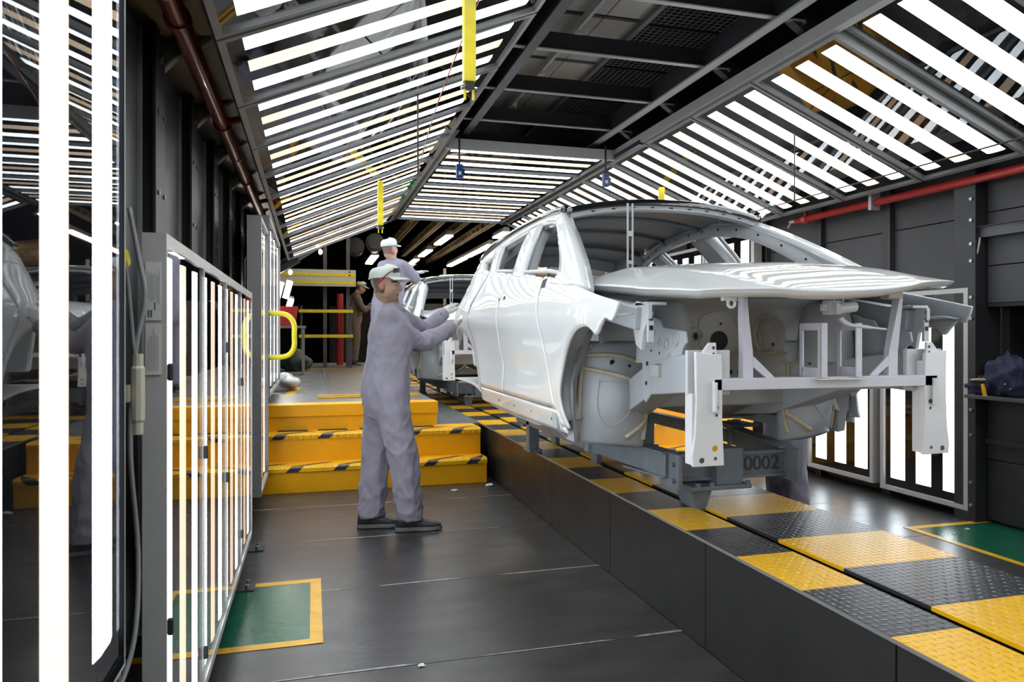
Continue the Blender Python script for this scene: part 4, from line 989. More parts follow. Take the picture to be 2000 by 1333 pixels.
# grey portal brace at the end of the tunnel
pb = empty('portal_brace', (-.3, 11.3, .7), 0, 'grey sloping steel brace at the far end of the left ceiling row', 'brace')
MB().bar((-.35,.1,1.55),(1.15,.1,2.55),.12,.14).build('diagonal', 'alu_grey', pb, bevel=.006)
MB().bar((-.45,0,1.45),(.10,0,1.78),.10,.10).build('short_tie', 'wall_grey', pb, bevel=.006)
for x, z in ((-.02,1.68),(.42,2.0)):
    MB().sphere((x,-.02,z-.10),(.03,.03,.042),10,8).build('bulb', 'bulb_lamp', pb, smooth=True)
# overhead rails with lamps
for i, (x, y0, y1) in enumerate(((1.97,14.0,17.6),(2.50,14.0,20.5),(2.99,14.0,23.5),(3.53,14.0,23.0))):
    r = empty('overhead_rail', (x, y0, 3.58), 0, 'rust-brown ribbed overhead conveyor rail, %s from the left' % ['first','second','third','fourth'][i], 'rail', 'overhead rails')
    MB().box(-.09,.09,0,y1-y0,.10,.13).box(-.012,.012,0,y1-y0,0,.13).box(-.06,.06,0,y1-y0,0,.02).build('beam', 'tan_rail', r)
    m = MB()
    for k in range(int((y1-y0)/.42)): m.box(-.085,.085,k*.42,k*.42+.05,.03,.11)
    m.build('ribs', 'tan_rail', r, kind='stuff')
def hall_lamp(x, y, z, L, label, rx=0, rz=0):
    e = empty('tube_lamp', (x, y, z), rz, label, 'lamp', 'hall tube lamps')
    e.rotation_euler = (rx, 0, rz)
    MB().prism([(-.09,.0),(.09,.0),(.05,.10),(-.05,.10)], 0, L, 'y').build('housing', 'alu_grey', e)
    MB().box(-.075,.075,.03,L-.03,-.025,-.002).build('diffuser', 'hall_lamp', e)
for x, y, z, L, lab in ((2.80,14.9,3.45,1.6,'white tube lamp hanging between the brown rails, nearest'),(2.80,17.6,3.45,1.5,'white tube lamp between the brown rails, second'),(2.80,19.9,3.45,1.5,'white tube lamp between the brown rails, third'),
                        (3.85,14.2,3.46,.9,'white tube lamp right of the rails, nearest short one'),(3.85,15.5,3.36,2.6,'long white tube lamp right of the rails'),(3.85,18.3,3.36,2.3,'long white tube lamp right of the rails, farther one'),
                        (1.30,15.6,3.05,1.8,'slanted tube lamp above the far cap wearer'),(5.4,15,3.3,2,'tube lamp seen through the rear car window'),(6.2,13.2,2.9,2,'tube lamp seen through the front car window')):
    hall_lamp(x, y, z, L, lab)
for k, (x, y, z_) in enumerate(((-.46,11.6,2.16),(-.34,11.9,2.20),(-.34,12.6,1.95))):
    q = empty('tube_lamp', (x, y, z_), 0, 'small slanted tube lamp on the left platform wall, %s' % ['front one','upper one','lower rear one'][k], 'lamp', 'wall tube lamps'); q.rotation_euler = (-.75, .3, 0)
    MB().prism([(-.05,.0),(.05,.0),(.03,.05),(-.03,.05)], 0, .42, 'y').build('housing', 'alu_white', q)
    MB().box(-.04,.04,.02,.40,-.015,-.001).build('diffuser', 'hall_lamp', q)
for k, x in enumerate((.3,1.7,3.4)): hall_lamp(x, 12.3, 3.72, 1.5, 'hidden fill tube lamp added above the tunnel exit, %s from the left' % ['first','second','third'][k])  # out-of-sight fill lamps, added to brighten the far brown-clad worker
# big cross beam with yellow lines, posts, railings
cbm = empty('striped_crossbeam', (.2, 14.3, 2.3), 0, 'white and yellow striped crash beam across the far aisle', 'beam')
MB().box(-1.3,.62,0,.1,-.02,.30).build('beam', 'alu_white', cbm)
for z in (.02,.17): MB().box(-1.3,.62,-.006,0,z,z+.06).build('yellow_line', 'yellow_paint', cbm)
m = MB()
for z in (.20,.26): disc(m, (.50,-.008,z), .018, (0,-1,0), 8)
m.build('bolt_hole', 'hole_black', cbm)
for x, h, lab in ((.24,2.9,'thin grey steel upright in the middle of the far aisle'),(.68,3.1,'grey steel upright beside the far brown-clad worker')):
    tag(MB().box(x-.03,x+.03,14.5,14.56,.69,.69+h).box(x-.035,x+.035,14.47,14.50,.69,.69+h).build('aisle_upright','wall_grey'), lab, 'post', 'far uprights')
fr = empty('safety_railing', (.3, 14.15, .69), 0, 'yellow two-bar safety railing across the far aisle', 'railing')
for z in (1.10,.62): MB().box(-.55,.46,0,.04,z-.03,z+.03).build('bar', 'yellow_paint', fr, bevel=.004)
for x in (-.5,.42): MB().box(x-.02,x+.02,.04,.08,0,1.2).build('upright', 'wall_grey', fr)
tag(MB().tube([(.56,15.5,.7),(.56,15.5,2.2)], .07, 12).build('standpipe','red_paint',smooth=True,sharp=.8), 'red vertical pipe at the end of the far aisle', 'pipe')
tag(MB().box(-.5,1.1,14.0,14.05,.692,.697).box(-.05,.35,13.7,13.76,.692,.697).build('floor_edge_marking','line_yellow'), 'yellow floor marking at the end of the platform', 'marking')
# dim machinery: racks, ducts and frames
random.seed(11)
for i,(x,y,z,sx,sy,sz,m_) in enumerate(((5.0,19,.5,1.2,.5,1.6,'wall_grey'),(3.6,24,1.2,1.8,.4,1.2,'sheet_grey'),(7.5,18,1.0,1.5,.6,2.2,'wall_charcoal'),(-2.0,22,.3,1.2,.6,1.6,'wall_charcoal'),(1.4,27,.4,1.6,.6,2.0,'wall_charcoal'))):
    e = empty('equipment_cabinet', (x,y,0), 0, ['dim grey cabinet in the hall right of the aisle','low sheet-metal cabinet deep in the hall','tall dark cabinet far right in the hall','dark cabinet beyond the left platform','dark cabinet at the back wall of the hall'][i], 'cabinet', 'hall cabinets')
    MB().box(-sx/2,sx/2,0,sy,0,z+sz).build('body', m_, e, bevel=.02)
    for k in (-1,1): MB().box(k*sx/4-sx/5,k*sx/4+sx/5,-.02,0,.2,z+sz-.15).build('door', m_, e, bevel=.01)
for i,(x,y,z) in enumerate(((5.2,16.0,2.75),(5.8,15.4,2.35),(5.8,17.2,3.05))):
    tag(MB().tube([(x-1.2,y,z+.2),(x,y,z),(x+1.5,y+.3,z+.25)], .16, 12).build('duct_pipe','tan_rail',smooth=True), 'dim brown duct in the hall, %s one' % ['middle','lowest','highest'][i], 'duct', 'hall ducts')
for i,(x,y) in enumerate(((3.4,16.6),(4.4,18.5),(5.3,14.6),(7.6,16.4))):
    e = empty('steel_rack', (x,y,0), 0, 'dim steel rack frame in the hall, %s from the left' % ['first','second','third','fourth'][i], 'rack', 'hall racks')
    for dx in (-.4,.4): MB().box(dx-.03,dx+.03,0,.06,0,2.9).build('upright','sheet_grey',e)
    for z in (1.3,2.0,2.7): MB().box(-.4,.4,0,.06,z,z+.05).build('rail','tan_rail' if z < 2.5 else 'sheet_grey',e)
# far flat board, exit sign, loudspeaker drums
ex = empty('exit_sign', (3.80, 19.4, 2.34), 0, 'green fire exit sign with white lettering seen through the far windscreen', 'sign')
MB().box(-.42,.42,0,.03,0,.66).build('board', 'exit_green', ex, bevel=.01)
text_mesh('FIRE EXIT', .17, 'lettering', 'paper', ex, (.04,-.004,.50), (PI/2,0,0), .001)
MB().box(-.30,-.16,-.006,-.001,.12,.36).build('door_pictogram', 'paper', ex)
MB().prism([(.0,.20),(.14,.20),(.14,.15),(.24,.235),(.14,.32),(.14,.27),(.0,.27)], -.006,-.001,'y').build('arrow', 'paper', ex)
tag(MB().prism([(-.6,0),(.5,0),(.5,.35),(-.6,.35)], 0,.04,'y').build('sign_board','tan_cloth',loc=(3.0,19.6,2.35)), 'cream board on the hall wall beside the exit sign', 'sign board')
tag(MB().box(-.5,.5,0,.05,0,.10).box(-.5,.5,0,.05,.10,.2).build('barrier_board','paper',loc=(4.35,16,2.30)), 'white and red edged board behind the far car roof', 'board')
for i,(x,z) in enumerate(((.85,3.15),(1.25,3.25))):
    tag(MB().tube([(x,15.0,z),(x,15.35,z)], .19, 18).tube([(x,14.95,z),(x,15.0,z)], .15, 18).build('air_drum','beam_black',smooth=True,sharp=.6), 'dark round drum hanging above the far aisle, %s' % ['left one','right one'][i], 'drum', 'hall drums')
# things on the left platform
tag(MB().prism([(-.16,.0),(.16,.0),(.20,.30),(-.20,.30)], 0,.25,'y').build('parts_bin','red_paint',loc=(-.42,11.9,1.49)), 'red plastic parts bin on the left side of the platform', 'bin')
tag(MB().box(-.3,.3,0,.4,0,.04).box(-.28,-.24,.02,.38,-.75,0).box(.24,.28,.02,.38,-.75,0).build('work_stand','sheet_grey',loc=(-.40,11.8,1.44)), 'small grey stand under the red bin', 'stand')
tag(lump((-.30,13.2,.86),(.25,.2,.2),3,flatz=.69).build('refuse_sack','dark_green',smooth=True), 'dark green sack on the platform floor', 'sack')
tag(lump((-.33,8.75,.76),(.17,.3,.10),6,amp=.35,flatz=.69).build('plastic_film','film',smooth=True), 'crumpled clear plastic film on the platform by the left screen', 'film')
# bottle on a bracket shelf behind the platform screen
tag(MB().box(-.62,-.42,6.32,6.40,1.62,1.64).build('bracket_shelf','alu_grey'), 'little grey bracket holding the water bottle', 'bracket')
bt = empty('water_bottle', (-.50, 6.36, 1.64), 0, 'clear plastic bottle with green cap on the left wall bracket', 'bottle')
MB().tube([(0,0,0),(0,0,.01),(0,0,.15),(0,0,.18),(0,0,.205)], [.03,.035,.035,.018,.013], 14).build('body','film',bt,smooth=True)
MB().tube([(0,0,.205),(0,0,.225)], .015, 10).build('cap','green_plastic',bt)
MB().tube([(0,0,.05),(0,0,.11)], .0358, 14, cap=False).build('wrap','green_plastic',bt)
tag(MB().tube(smoothpath([(-.52,6.30,1.98),(-.54,6.30,1.95),(-.54,6.3,1.8),(-.55,6.3,1.5)],4), .008, 6).build('wall_flex','cable_grey'), 'pale grey cable loop on the left wall above the bottle', 'cable')

# ------------------------------------------------------------------ people
def ell(c, ax, ay, rx, ry, n=20, pw=2.0):
    """ring of a (super)ellipse round c with axes ax, ay"""
    out = []
    for k in range(n):
        a = 2*PI*k/n; ca, sa = math.cos(a), math.sin(a)
        out.append(c+ax*rx*math.copysign(abs(ca)**(2/pw), ca)+ay*ry*math.copysign(abs(sa)**(2/pw), sa))
    return out
def limb(mb, P, rs, n=16, flat=1.0):
    P = smoothpath(P, 5); m = len(P); k = len(rs)-1; R = []
    for i in range(m):
        t = i/(m-1)*k; j = min(int(t), k-1); R.append(lerp(rs[j], rs[j+1], t-j))
    mb.tube(P, R, n, flat=flat)
    for p, r in ((P[0], R[0]), (P[-1], R[-1])): mb.sphere(p, r*.96, 12, 8)
TMP = bpy.data.scenes.new('workbench')      # lets one shape be evaluated without the whole scene
def remesh(mb, name, vox, m, parent, smooth_it=4, paint=None, noise=0, seed=1, wr=None):
    me = mb.mesh(name, False)
    o = bpy.data.objects.new('shape', me); TMP.collection.objects.link(o)
    md = o.modifiers.new('r', 'REMESH'); md.mode = 'VOXEL'; md.voxel_size = vox; md.use_smooth_shade = True
    md2 = o.modifiers.new('s', 'SMOOTH'); md2.factor = .5; md2.iterations = smooth_it
    TMP.view_layers[0].update(); dg = TMP.view_layers[0].depsgraph; me2 = bpy.data.meshes.new_from_object(o.evaluated_get(dg)); me2.name = name
    bpy.data.objects.remove(o)
    if wr:
        rnd = random.Random(seed)
        for v in me2.vertices:
            v.co += v.normal*wr(v.co)
        me2.update()
    me2.materials.clear()
    me2.polygons.foreach_set('use_smooth', [True]*len(me2.polygons))
    if paint:
        at = me2.color_attributes.new('tone', 'FLOAT_COLOR', 'POINT')
        for i, v in enumerate(me2.vertices): at.data[i].color = (*paint(v.co), 1)
    return mkobj(name, me2, m, parent)
def skin_mat(name):
    m, nt, b = new_mat(name)
    at = nt.nodes.new('ShaderNodeAttribute'); at.attribute_name = 'tone'
    n = nt.nodes.new('ShaderNodeTexNoise'); n.inputs['Scale'].default_value = 90
    mx = nt.nodes.new('ShaderNodeMix'); mx.data_type = 'RGBA'; mx.blend_type = 'MULTIPLY'; mx.inputs[0].default_value = .25
    nt.links.new(at.outputs['Color'], mx.inputs[6]); nt.links.new(n.outputs[0], mx.inputs[7]); nt.links.new(mx.outputs[2], b.inputs['Base Color'])
    b.inputs['Roughness'].default_value = .5; b.inputs['Subsurface Weight'].default_value = .08; b.inputs['Subsurface Radius'].default_value = (.01,.004,.002)
    return m
skin_mat('skin_tone')
def wrinkles(amp, seed, joints=()):
    rnd = random.Random(seed); W_ = [(Vector((rnd.uniform(-1,1),rnd.uniform(-1,1),rnd.uniform(-.7,.7))).normalized()*rnd.uniform(34,95), rnd.uniform(0,6.3), rnd.uniform(.4,1)) for _ in range(10)]
    def f(p):
        s = 0
        for w, ph, a in W_: s += a*(1-abs(math.sin(w.dot(p)*.5+ph+1.2*math.sin(p.z*11+ph))))**2
        k = 1
        for j, r in joints: k += 1.3*math.exp(-((p-j).length/r)**2)
        return amp*k*(s/3.2-.6)
    return f
def head_mesh(mb, c, fwd, up, s=1.0):
    """skull, jaw, nose, ears, lips; c = centre of head, fwd = facing"""
    f = fwd.normalized(); u = (up-f*up.dot(f)).normalized(); r = f.cross(u)
    M = Matrix((r, f, u)).transposed()
    def P(x, y, z): return c+(r*x+f*y+u*z)*s
    def S(x, y, z, a, b, d): mb.sphere(P(x,y,z), (a*s,b*s,d*s), 18, 12, M)
    S(0,-.012,.035,.075,.096,.088); S(0,.028,-.02,.064,.066,.085); S(0,.040,-.082,.040,.044,.030); S(0,.030,-.055,.056,.052,.045)
    for k in (-1,1):
        S(k*.036,.068,-.018,.024,.020,.018); S(k*.034,.082,.022,.022,.010,.010); S(k*.045,.015,-.062,.018,.04,.022)
        mb.sphere(P(k*.078,-.012,-.005), (.010*s,.020*s,.032*s), 12, 10, M); mb.sphere(P(k*.074,-.004,-.02), (.010*s,.012*s,.016*s), 10, 8, M)
    mb.tube([P(0,.086,.022),P(0,.098,.0),P(0,.108,-.018),P(0,.100,-.030)], [.009*s,.0105*s,.014*s,.011*s], 10)
    for k in (-1,1): S(k*.012,.094,-.026,.009,.010,.008)
    S(0,.086,-.050,.024,.010,.0065); S(0,.084,-.060,.020,.010,.0065); S(0,.080,-.084,.020,.014,.014)
    return P, M, (r, f, u)
def face_paint(base, P, ax, c, s, beard=.5, brow=(.03,.02,.015)):
    r, f, u = ax
    def tone(p):
        d = (p-c)/s; x, y, z = d.dot(r), d.dot(f), d.dot(u); col = list(base)
        if y > .02 and z > -.12:
            # flush on ears, cheeks and nose
            e = math.exp(-((abs(x)-.04)/.025)**2-((z+.025)/.025)**2)*.25+math.exp(-(x/.016)**2-((z+.018)/.02)**2)*.25
            col = [col[0]*(1+.12*e), col[1]*(1-.18*e), col[2]*(1-.2*e)]
            st = beard*max(0, min(1, (-.035-z)/.02))*max(0, min(1, (y-.0)/.03))
            if abs(z+.055) < .012 and abs(x) < .026 and y > .075: st = 0; col = [col[0]*.88, col[1]*.68, col[2]*.66]
            if abs(z+.0555) < .0018 and abs(x) < .024 and y > .075: col = [.10,.04,.035]
            col = [lerp(a, b, st) for a, b in zip(col, (.20,.13,.10))]
            if .012 < abs(x) < .056 and abs(z-.030+.10*max(0,abs(x)-.032)) < .0062 and y > .05: col = list(brow)
            dx, dz = (abs(x)-.034)/.0135, (z-.006)/.0052
            if dx*dx+dz*dz < 1 and y > .05: col = [.55,.52,.48] if abs(abs(x)-.034) > .0065 else [.03,.02,.015]
            elif dx*dx*.7+dz*dz*.35 < 1 and z > .006 and y > .05: col = [q*.45 for q in col]
        elif abs(x) > .07: col = [col[0]*1.05, col[1]*.78, col[2]*.75]
        if y < .01 and z > -.055 and abs(x) < .072: col = [lerp(q, h, .75) for q, h in zip(col, (.09,.06,.045))]
        return col
    return tone
def cap_parts(c, ax, s, parent, m='cap_white', glasses=False):
    r, f, u = ax
    def P(x, y, z): return c+(r*x+f*y+u*z)*s
    mb = MB(); rings = []
    for z, k in ((.052,.97),(.070,.985),(.090,.97),(.109,.90),(.123,.77),(.132,.55),(.137,.28),(.138,.04)):
        rings.append([P(.086*k*math.cos(2*PI*i/28), -.014+.108*k*math.sin(2*PI*i/28), z+.012*math.sin(2*PI*i/28)-.004*math.cos(4*PI*i/28)*k) for i in range(28)])
    mb.loft(rings[::1], cap=False)
    o = mb.build('cap_crown', m, parent, smooth=True, solid=.006)
    mb = MB()
    def brim(a, v):
        an = lerp(-1.15, 1.15, a); x0, y0 = .086*math.sin(an), -.014+.108*math.cos(an); L = .075*math.cos(an*.95)**.7
        return P(x0*(1+.10*v), y0+L*v, .064-.010*v*v-.018*(x0/.086)**2*(.3+.7*v))
    mb.grid(brim, 24, 8); mb.build('cap_brim', m, o, smooth=True, solid=.007)
    mb = MB(); mb.tube([P(.0850*math.cos(2*PI*i/28), -.014+.1065*math.sin(2*PI*i/28), .054+.012*math.sin(2*PI*i/28)) for i in range(29)], .0045*s, 6); mb.build('cap_band', m, o, smooth=True)
    if glasses:
        MB().tube(smoothpath([P(.080,-.035,.008),P(.088,.0,.045),P(.085,.035,.082),P(.070,.066,.102)],5), .0042*s, 6).build('glasses_temple', 'temple_red', parent, smooth=True)
        MB().tube(smoothpath([P(-.080,-.035,.008),P(-.088,.0,.045),P(-.085,.035,.082),P(-.070,.066,.102)],5), .0042*s, 6).build('glasses_temple', 'temple_red', parent, smooth=True)
        mb = MB(); mb.grid(lambda a, v: P(lerp(-.074,.074,a), .066+.028*math.cos((a-.5)*PI), .098+.030*v-.012*abs(2*a-1)), 16, 4); mb.build('glasses_lens', 'dark_lens', parent, smooth=True, solid=.003)
def glove_hand(wrist, d, back, side, s=1.0, spread=.15, curl=.35):
    """gloved hand: palm, four fingers, thumb; d = direction of fingers, back = back of hand, side=+1 thumb on +x"""
    d = d.normalized(); b = (back-d*back.dot(d)).normalized(); x = d.cross(b)*side
    def P(a, l, h): return wrist+(x*a+d*l+b*h)*s
    mb = MB()
    mb.loft([ell(P(0,0,0), x, b, .031*s, .024*s, 14), ell(P(0,.035,.002), x, b, .038*s, .022*s, 14, 2.6), ell(P(-.002,.07,.002), x, b, .043*s, .019*s, 14, 2.8), ell(P(-.002,.097,0), x, b, .041*s, .015*s, 14, 2.8)])
    for i, (a, L, r) in enumerate(((.030,.070,.0098),(.0095,.080,.0102),(-.0115,.074,.0098),(-.0305,.058,.0088))):
        sp = spread*(a/.03); base = Vector((a, .088, 0)); pts = [base]; an = 0; l3 = (.45*L,.32*L,.25*L)
        p = base.copy()
        for q in l3:
            an += curl*.55; p = p+Vector((sp*q, q*math.cos(an), -q*math.sin(an))); pts.append(p.copy())
        mb.tube([P(*q) for q in smoothpath(pts, 3)], [r*s*(1.0-.012*k) for k in range(10)], 10); mb.sphere(P(*pts[-1]), r*.9*s, 10, 8)
    tp = [Vector((.028,.022,-.004)), Vector((.050,.048,-.012)), Vector((.060,.076,-.018)), Vector((.062,.100,-.022))]
    mb.tube([P(*q) for q in smoothpath(tp, 3)], [.0155*s]*4+[.0125*s]*3+[.011*s]*3, 10); mb.sphere(P(*tp[-1]), .0105*s, 10, 8)
    return mb
def shoe(heel, toe, parent, hi=.10):
    """low work boot: sole, upper, laces"""
    h, t = Vector(heel), Vector(toe); d = (t-h); L = d.length; d.normalize(); r = d.cross(Vector((0,0,1)))
    def ringat(y, w, z0, z1, n=16):
        out = []
        for k in range(n):
            a = 2*PI*k/n; ca, sa = math.cos(a), math.sin(a)
            out.append(h+d*y+r*w*math.copysign(abs(ca)**.8, ca)+Vector((0,0,lerp(z0, z1, .5+.5*math.copysign(abs(sa)**.75, sa)))))
        return out
    up = [(0,.028,.02,.07),(.012,.036,.018,hi+.02),(.05,.041,.016,hi+.035),(.09,.041,.016,hi+.03),(.13,.040,.016,hi-.005),(.18,.045,.016,.078),(.23,.049,.016,.064),(.27,.046,.018,.056),(.295,.034,.02,.048),(.308,.014,.024,.038)]
    k = L/.308
    su = MB().loft([ringat(y*k, w, a, b) for y, w, a, b in up]).build('shoe', 'shoe_dark', parent, smooth=True)
    so = [(-.004,.024),(.01,.038),(.05,.044),(.11,.042),(.17,.046),(.23,.052),(.275,.049),(.30,.036),(.314,.014)]
    rings = [[h+d*y*k+r*w+Vector((0,0,.004+.006*(y>.27))), h+d*y*k-r*w+Vector((0,0,.004+.006*(y>.27))), h+d*y*k-r*w*1.02+Vector((0,0,.030)), h+d*y*k+r*w*1.02+Vector((0,0,.030))] for y, w in so]
    MB().loft(rings).build('shoe_sole', 'shoe_sole', su, bevel=.003)
    m = MB()
    for i in range(4):
        y = (.12+.022*i)*k; z = lerp(hi, .075, i/3)
        m.tube([h+d*y-r*.028+Vector((0,0,z-.012)), h+d*y+Vector((0,0,z+.002)), h+d*(y+.008)+r*.028+Vector((0,0,z-.012))], .0035, 5)
    m.build('laces', 'lace', su, kind='stuff')
def person(name, label, J, mt, cap, vox=.016, skin=(.50,.30,.21), gloves=True, glasses=False, seed=1, hero=False, collar=True, shoes=None, brow=(.03,.02,.015)):
    """J: joint positions (world). body = one continuous skin mesh, the clothes are separate parts over it"""
    V = {k: Vector(v) for k, v in J.items() if k not in ('face','up','curl','floor') and k[:2] != 'bk'}
    root = empty(name, (V['hip'].x, V['hip'].y, J.get('floor', (0,0,0))[2]), 0, label, 'person')
    off = Vector(root.location)
    V = {k: v-off for k, v in V.items()}
    face = Vector(J['face']).normalized(); up = Vector(J.get('up', (0,0,1)))
    sl, sr = V['shL'], V['shR']; ax = (sr-sl).normalized(); ch = (sl+sr)/2; sp_ = (ch-V['hip']).normalized(); fw = sp_.cross(ax)*-1
    if fw.dot(Vector((face.x,face.y,0))) < 0: fw = -fw
    hipax = (V['hpR']-V['hpL']).normalized(); hw_ = (V['hpR']-V['hpL']).length/2
    shw = (sr-sl).length/2
    nk = ch+sp_*.055+fw*.012
    def torso(k):
        mb = MB(); T = lambda t: V['hip'].lerp(ch, t); A = lambda t: (hipax*(1-t)+ax*t).normalized()
        def rg(t, rx, ry, o=0): a = A(min(max(t,0),1)); f_ = a.cross(sp_).normalized(); f_ = f_ if f_.dot(fw) > 0 else -f_; return ell(V['hip']+(ch-V['hip'])*t+fw*o, a, f_, rx*k, ry*k, 24, 2.4)
        mb.loft([rg(-.52,.10,.10,0),rg(-.36,.15,.135,0),rg(-.16,.182,.158,0),rg(0,.188,.162,0),rg(.18,.184,.154,.0),rg(.35,.180,.150,.004),rg(.55,.190,.152,.006),rg(.75,.205,.150,.004),rg(.90,.198,.134,0),rg(1.02,.165,.108,-.004),rg(1.10,.105,.078,0)])
        mb.tube([ch-sp_*.02, nk+sp_*.03], [.085*k,.068*k], 16)
        for q in (sl, sr): mb.sphere(q, .070*k, 14, 10)
        mb.tube([sl, ch+sp_*.035, sr], [.07*k,.075*k,.07*k], 14)
        return mb
    # coverall
    mb = torso(1.0)
    for S_ in 'LR':
        limb(mb, [V['sh'+S_], V['el'+S_], V['wr'+S_]-(V['wr'+S_]-V['el'+S_]).normalized()*.045], [.070,.079,.076,.072,.068,.062,.050])
        hp, kn, an = V['hp'+S_], V['kn'+S_], V['an'+S_]
        LP = smoothpath([hp+Vector((0,0,.03)), hp.lerp(kn,.5), kn, kn.lerp(an,.5), an+Vector((0,0,.05)), an+Vector((0,0,-.028))], 4); rr = [.118,.113,.106,.098,.095,.093,.094]
        mb.tube(LP, [lerp(rr[min(int(t),5)], rr[min(int(t),5)+1], t-min(int(t),5)) for t in [6*q/(len(LP)-1) for q in range(len(LP))]], 20); mb.sphere(LP[0], .113, 12, 8)
    jts = [(V['elL'],.10),(V['elR'],.10),(V['knL'],.12),(V['knR'],.12),((V['hpL']+V['hpR'])/2-Vector((0,0,.06)),.13),(V['hip']+Vector((0,0,.08)),.10),(V['anL']+Vector((0,0,.12)),.12),(V['anR']+Vector((0,0,.12)),.12)]
    cov = remesh(mb, 'coverall', vox, mt, root, 12, wr=wrinkles(.013 if vox < .02 else .010, seed, jts))
    # continuous body under the clothes
    hc = V['head']
    mb = torso(.80)
    P, M, axs = head_mesh(mb, hc, face, up)
    limb(mb, [nk-sp_*.02, nk.lerp(hc, .4)-face*.012, hc-up*.045-face*.035], [.060,.053,.054])
    for S_ in 'LR':
        limb(mb, [V['sh'+S_], V['el'+S_], V['wr'+S_]], [.055,.05,.046,.042,.038,.034,.03])
        limb(mb, [V['hp'+S_], V['kn'+S_], V['an'+S_]], [.085,.075,.065,.06,.055,.045,.04])
        if not gloves:
            g = glove_hand(V['wr'+S_], V['hd'+S_]-V['wr'+S_], Vector(J.get('bk'+S_, (0,0,1))), 1 if S_ == 'L' else -1, .92, .1, .6); mb.add(g.v, g.f)
    bv = .0070 if hero else .018
    remesh(mb, 'body', bv, 'skin_tone', root, 2 if hero else 1, paint=face_paint(skin, P, axs, hc, 1.0, .55 if hero else .25, brow))
    cap_parts(hc, axs, 1.0, root, cap, glasses)
    # collar, cuffs, hems and seams
    mb = MB(); ca, cf = ax, fw
    mb.loft([ell(nk-sp_*.025, ca, cf, .088, .082, 24), ell(nk+sp_*.008, ca, cf, .078, .074, 24), ell(nk+sp_*.030-cf*.006, ca, cf, .074, .070, 24)], cap=False)
    mb.build('collar', mt, cov, smooth=True, solid=.006)
    for S_ in 'LR':
        w, e = V['wr'+S_], V['el'+S_]; d = (w-e).normalized()
        mb = MB().tube([w-d*.075, w-d*.03, w+d*.004], [.046,.0505,.048], 16, cap=False); mb.build('cuff', mt, cov, smooth=True, solid=.004)
        if gloves:
            hd = V['hd'+S_]
            g = glove_hand(w+d*.0, hd-w, Vector(J.get('bk'+S_, (0,0,1))), 1 if S_ == 'L' else -1, 1.0, .12, J.get('curl', .3))
            g.tube([w-d*.03, w+d*.01, w+(hd-w).normalized()*.03], [.034,.034,.034], 12)
            remesh(g, 'glove', .0055 if hero else .010, 'glove', root, 2)
    if shoes:
        for h_, t_ in shoes: shoe(Vector(h_)-off, Vector(t_)-off, root)
    return root, V, fw, ax, sp_
# --- the inspector in front
Jm = dict(hip=(.485,4.95,1.00), hpL=(.47,5.05,.93), hpR=(.50,4.86,.93), knL=(.43,5.06,.52), knR=(.59,4.84,.52), anL=(.395,5.03,.10), anR=(.635,4.86,.10),
          shL=(.57,5.12,1.475), shR=(.485,4.83,1.455), elL=(.79,5.29,1.37), elR=(.715,5.0,1.283), wrL=(.97,5.40,1.495), wrR=(.985,5.17,1.386),
          hdL=(1.11,5.55,1.635), hdR=(1.08,5.33,1.44), head=(.487,4.955,1.668), face=(.93,-.36,-.05), floor=(0,0,0), bkL=(-.5,-.4,.8), bkR=(-.75,.2,.65), curl=.22)
insp, *_ = person('person', 'worker in lilac-grey coverall and pale cap feeling the car side with gloved hands', Jm, 'coverall', 'cap_white', .0125, (.44,.26,.175), True, True, 3, True,
    shoes=[((.30,5.03,0),(.60,5.00,0)), ((.545,4.88,0),(.85,4.845,0))])
# cuff snaps on the inspector
fo = Vector(insp.location)
for p in ((.915,5.322,1.468),(.935,5.336,1.486)): MB().sphere(Vector(p)-fo, .007, 8, 6).build('cuff_snap', 'hole_black', insp)
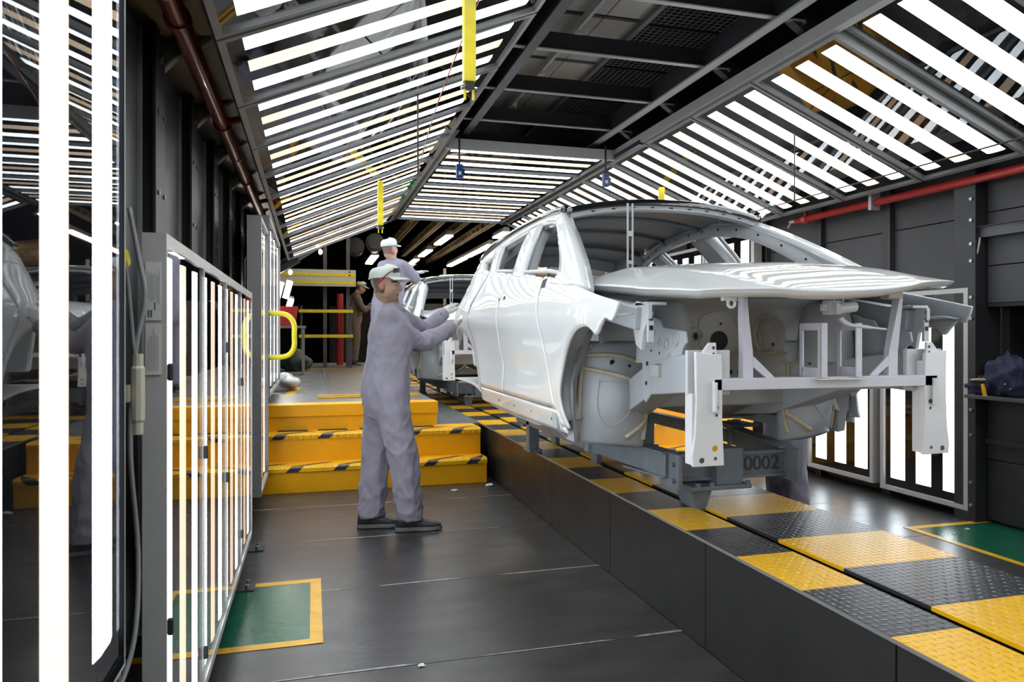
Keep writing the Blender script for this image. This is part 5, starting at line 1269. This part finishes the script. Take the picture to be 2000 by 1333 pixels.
# --- worker on the platform behind
z = .69
J2 = dict(hip=(.86,8.6,z+1.0), hpL=(.78,8.65,z+.93), hpR=(.95,8.56,z+.93), knL=(.78,8.7,z+.52), knR=(.96,8.60,z+.52), anL=(.78,8.68,z+.10), anR=(.97,8.58,z+.10),
          shL=(.82,8.82,z+1.48), shR=(1.03,8.50,z+1.47), elL=(1.06,9.0,z+1.34), elR=(1.20,8.66,z+1.32), wrL=(1.26,9.05,z+1.42), wrR=(1.14,8.84,z+1.47),
          hdL=(1.38,9.05,z+1.46), hdR=(1.20,8.92,z+1.52), head=(.895,8.64,z+1.66), face=(.80,.62,.06), floor=(0,0,z), curl=.3)
person('person', 'worker seen from behind in blue-grey coverall and pale blue cap at the second car', J2, 'coverall_dark', 'cap_blue', .02, (.55,.34,.26), True, False, 5, shoes=[((.74,8.6,z),(.90,8.84,z)), ((.92,8.50,z),(1.08,8.74,z))])
# --- far worker in brown
J3 = dict(hip=(.84,15.2,z+1.0), hpL=(.85,15.29,z+.93), hpR=(.85,15.11,z+.93), knL=(.83,15.3,z+.52), knR=(.86,15.1,z+.52), anL=(.80,15.3,z+.10), anR=(.82,15.1,z+.10),
          shL=(.88,15.37,z+1.44), shR=(.86,15.03,z+1.44), elL=(1.02,15.4,z+1.16), elR=(1.02,14.98,z+1.16), wrL=(1.20,15.25,z+1.28), wrR=(1.18,15.08,z+1.26),
          hdL=(1.24,15.18,z+1.32), hdR=(1.23,15.12,z+1.30), head=(.97,15.2,z+1.62), face=(.93,-.05,-.32), floor=(0,0,z), curl=.8)
person('person', 'distant worker in brown coverall and cream cap looking at his hands', J3, 'coverall_brown', 'cap_white', .024, (.60,.34,.22), False, True, 8, shoes=[((.70,15.3,z),(.98,15.3,z)), ((.72,15.1,z),(1.0,15.1,z))])
# --- worker behind the near car, only the legs show
J4 = dict(hip=(3.30,4.43,.98), hpL=(3.30,4.35,.92), hpR=(3.30,4.52,.92), knL=(3.27,4.34,.50), knR=(3.29,4.53,.50), anL=(3.30,4.33,.10), anR=(3.31,4.54,.10),
          shL=(3.28,4.26,1.40), shR=(3.28,4.60,1.40), elL=(3.17,4.22,1.15), elR=(3.17,4.64,1.15), wrL=(3.12,4.30,1.32), wrR=(3.12,4.56,1.32),
          hdL=(3.08,4.33,1.40), hdR=(3.08,4.53,1.40), head=(3.22,4.43,1.58), face=(-1,0,-.2), floor=(0,0,0), curl=.3)
person('person', 'worker behind the near car of whom only grey coverall legs show', J4, 'coverall', 'cap_white', .022, (.5,.31,.22), True, False, 9, shoes=[((3.41,4.33,0),(3.12,4.33,0)), ((3.42,4.54,0),(3.13,4.54,0))])

bpy.data.scenes.remove(TMP)
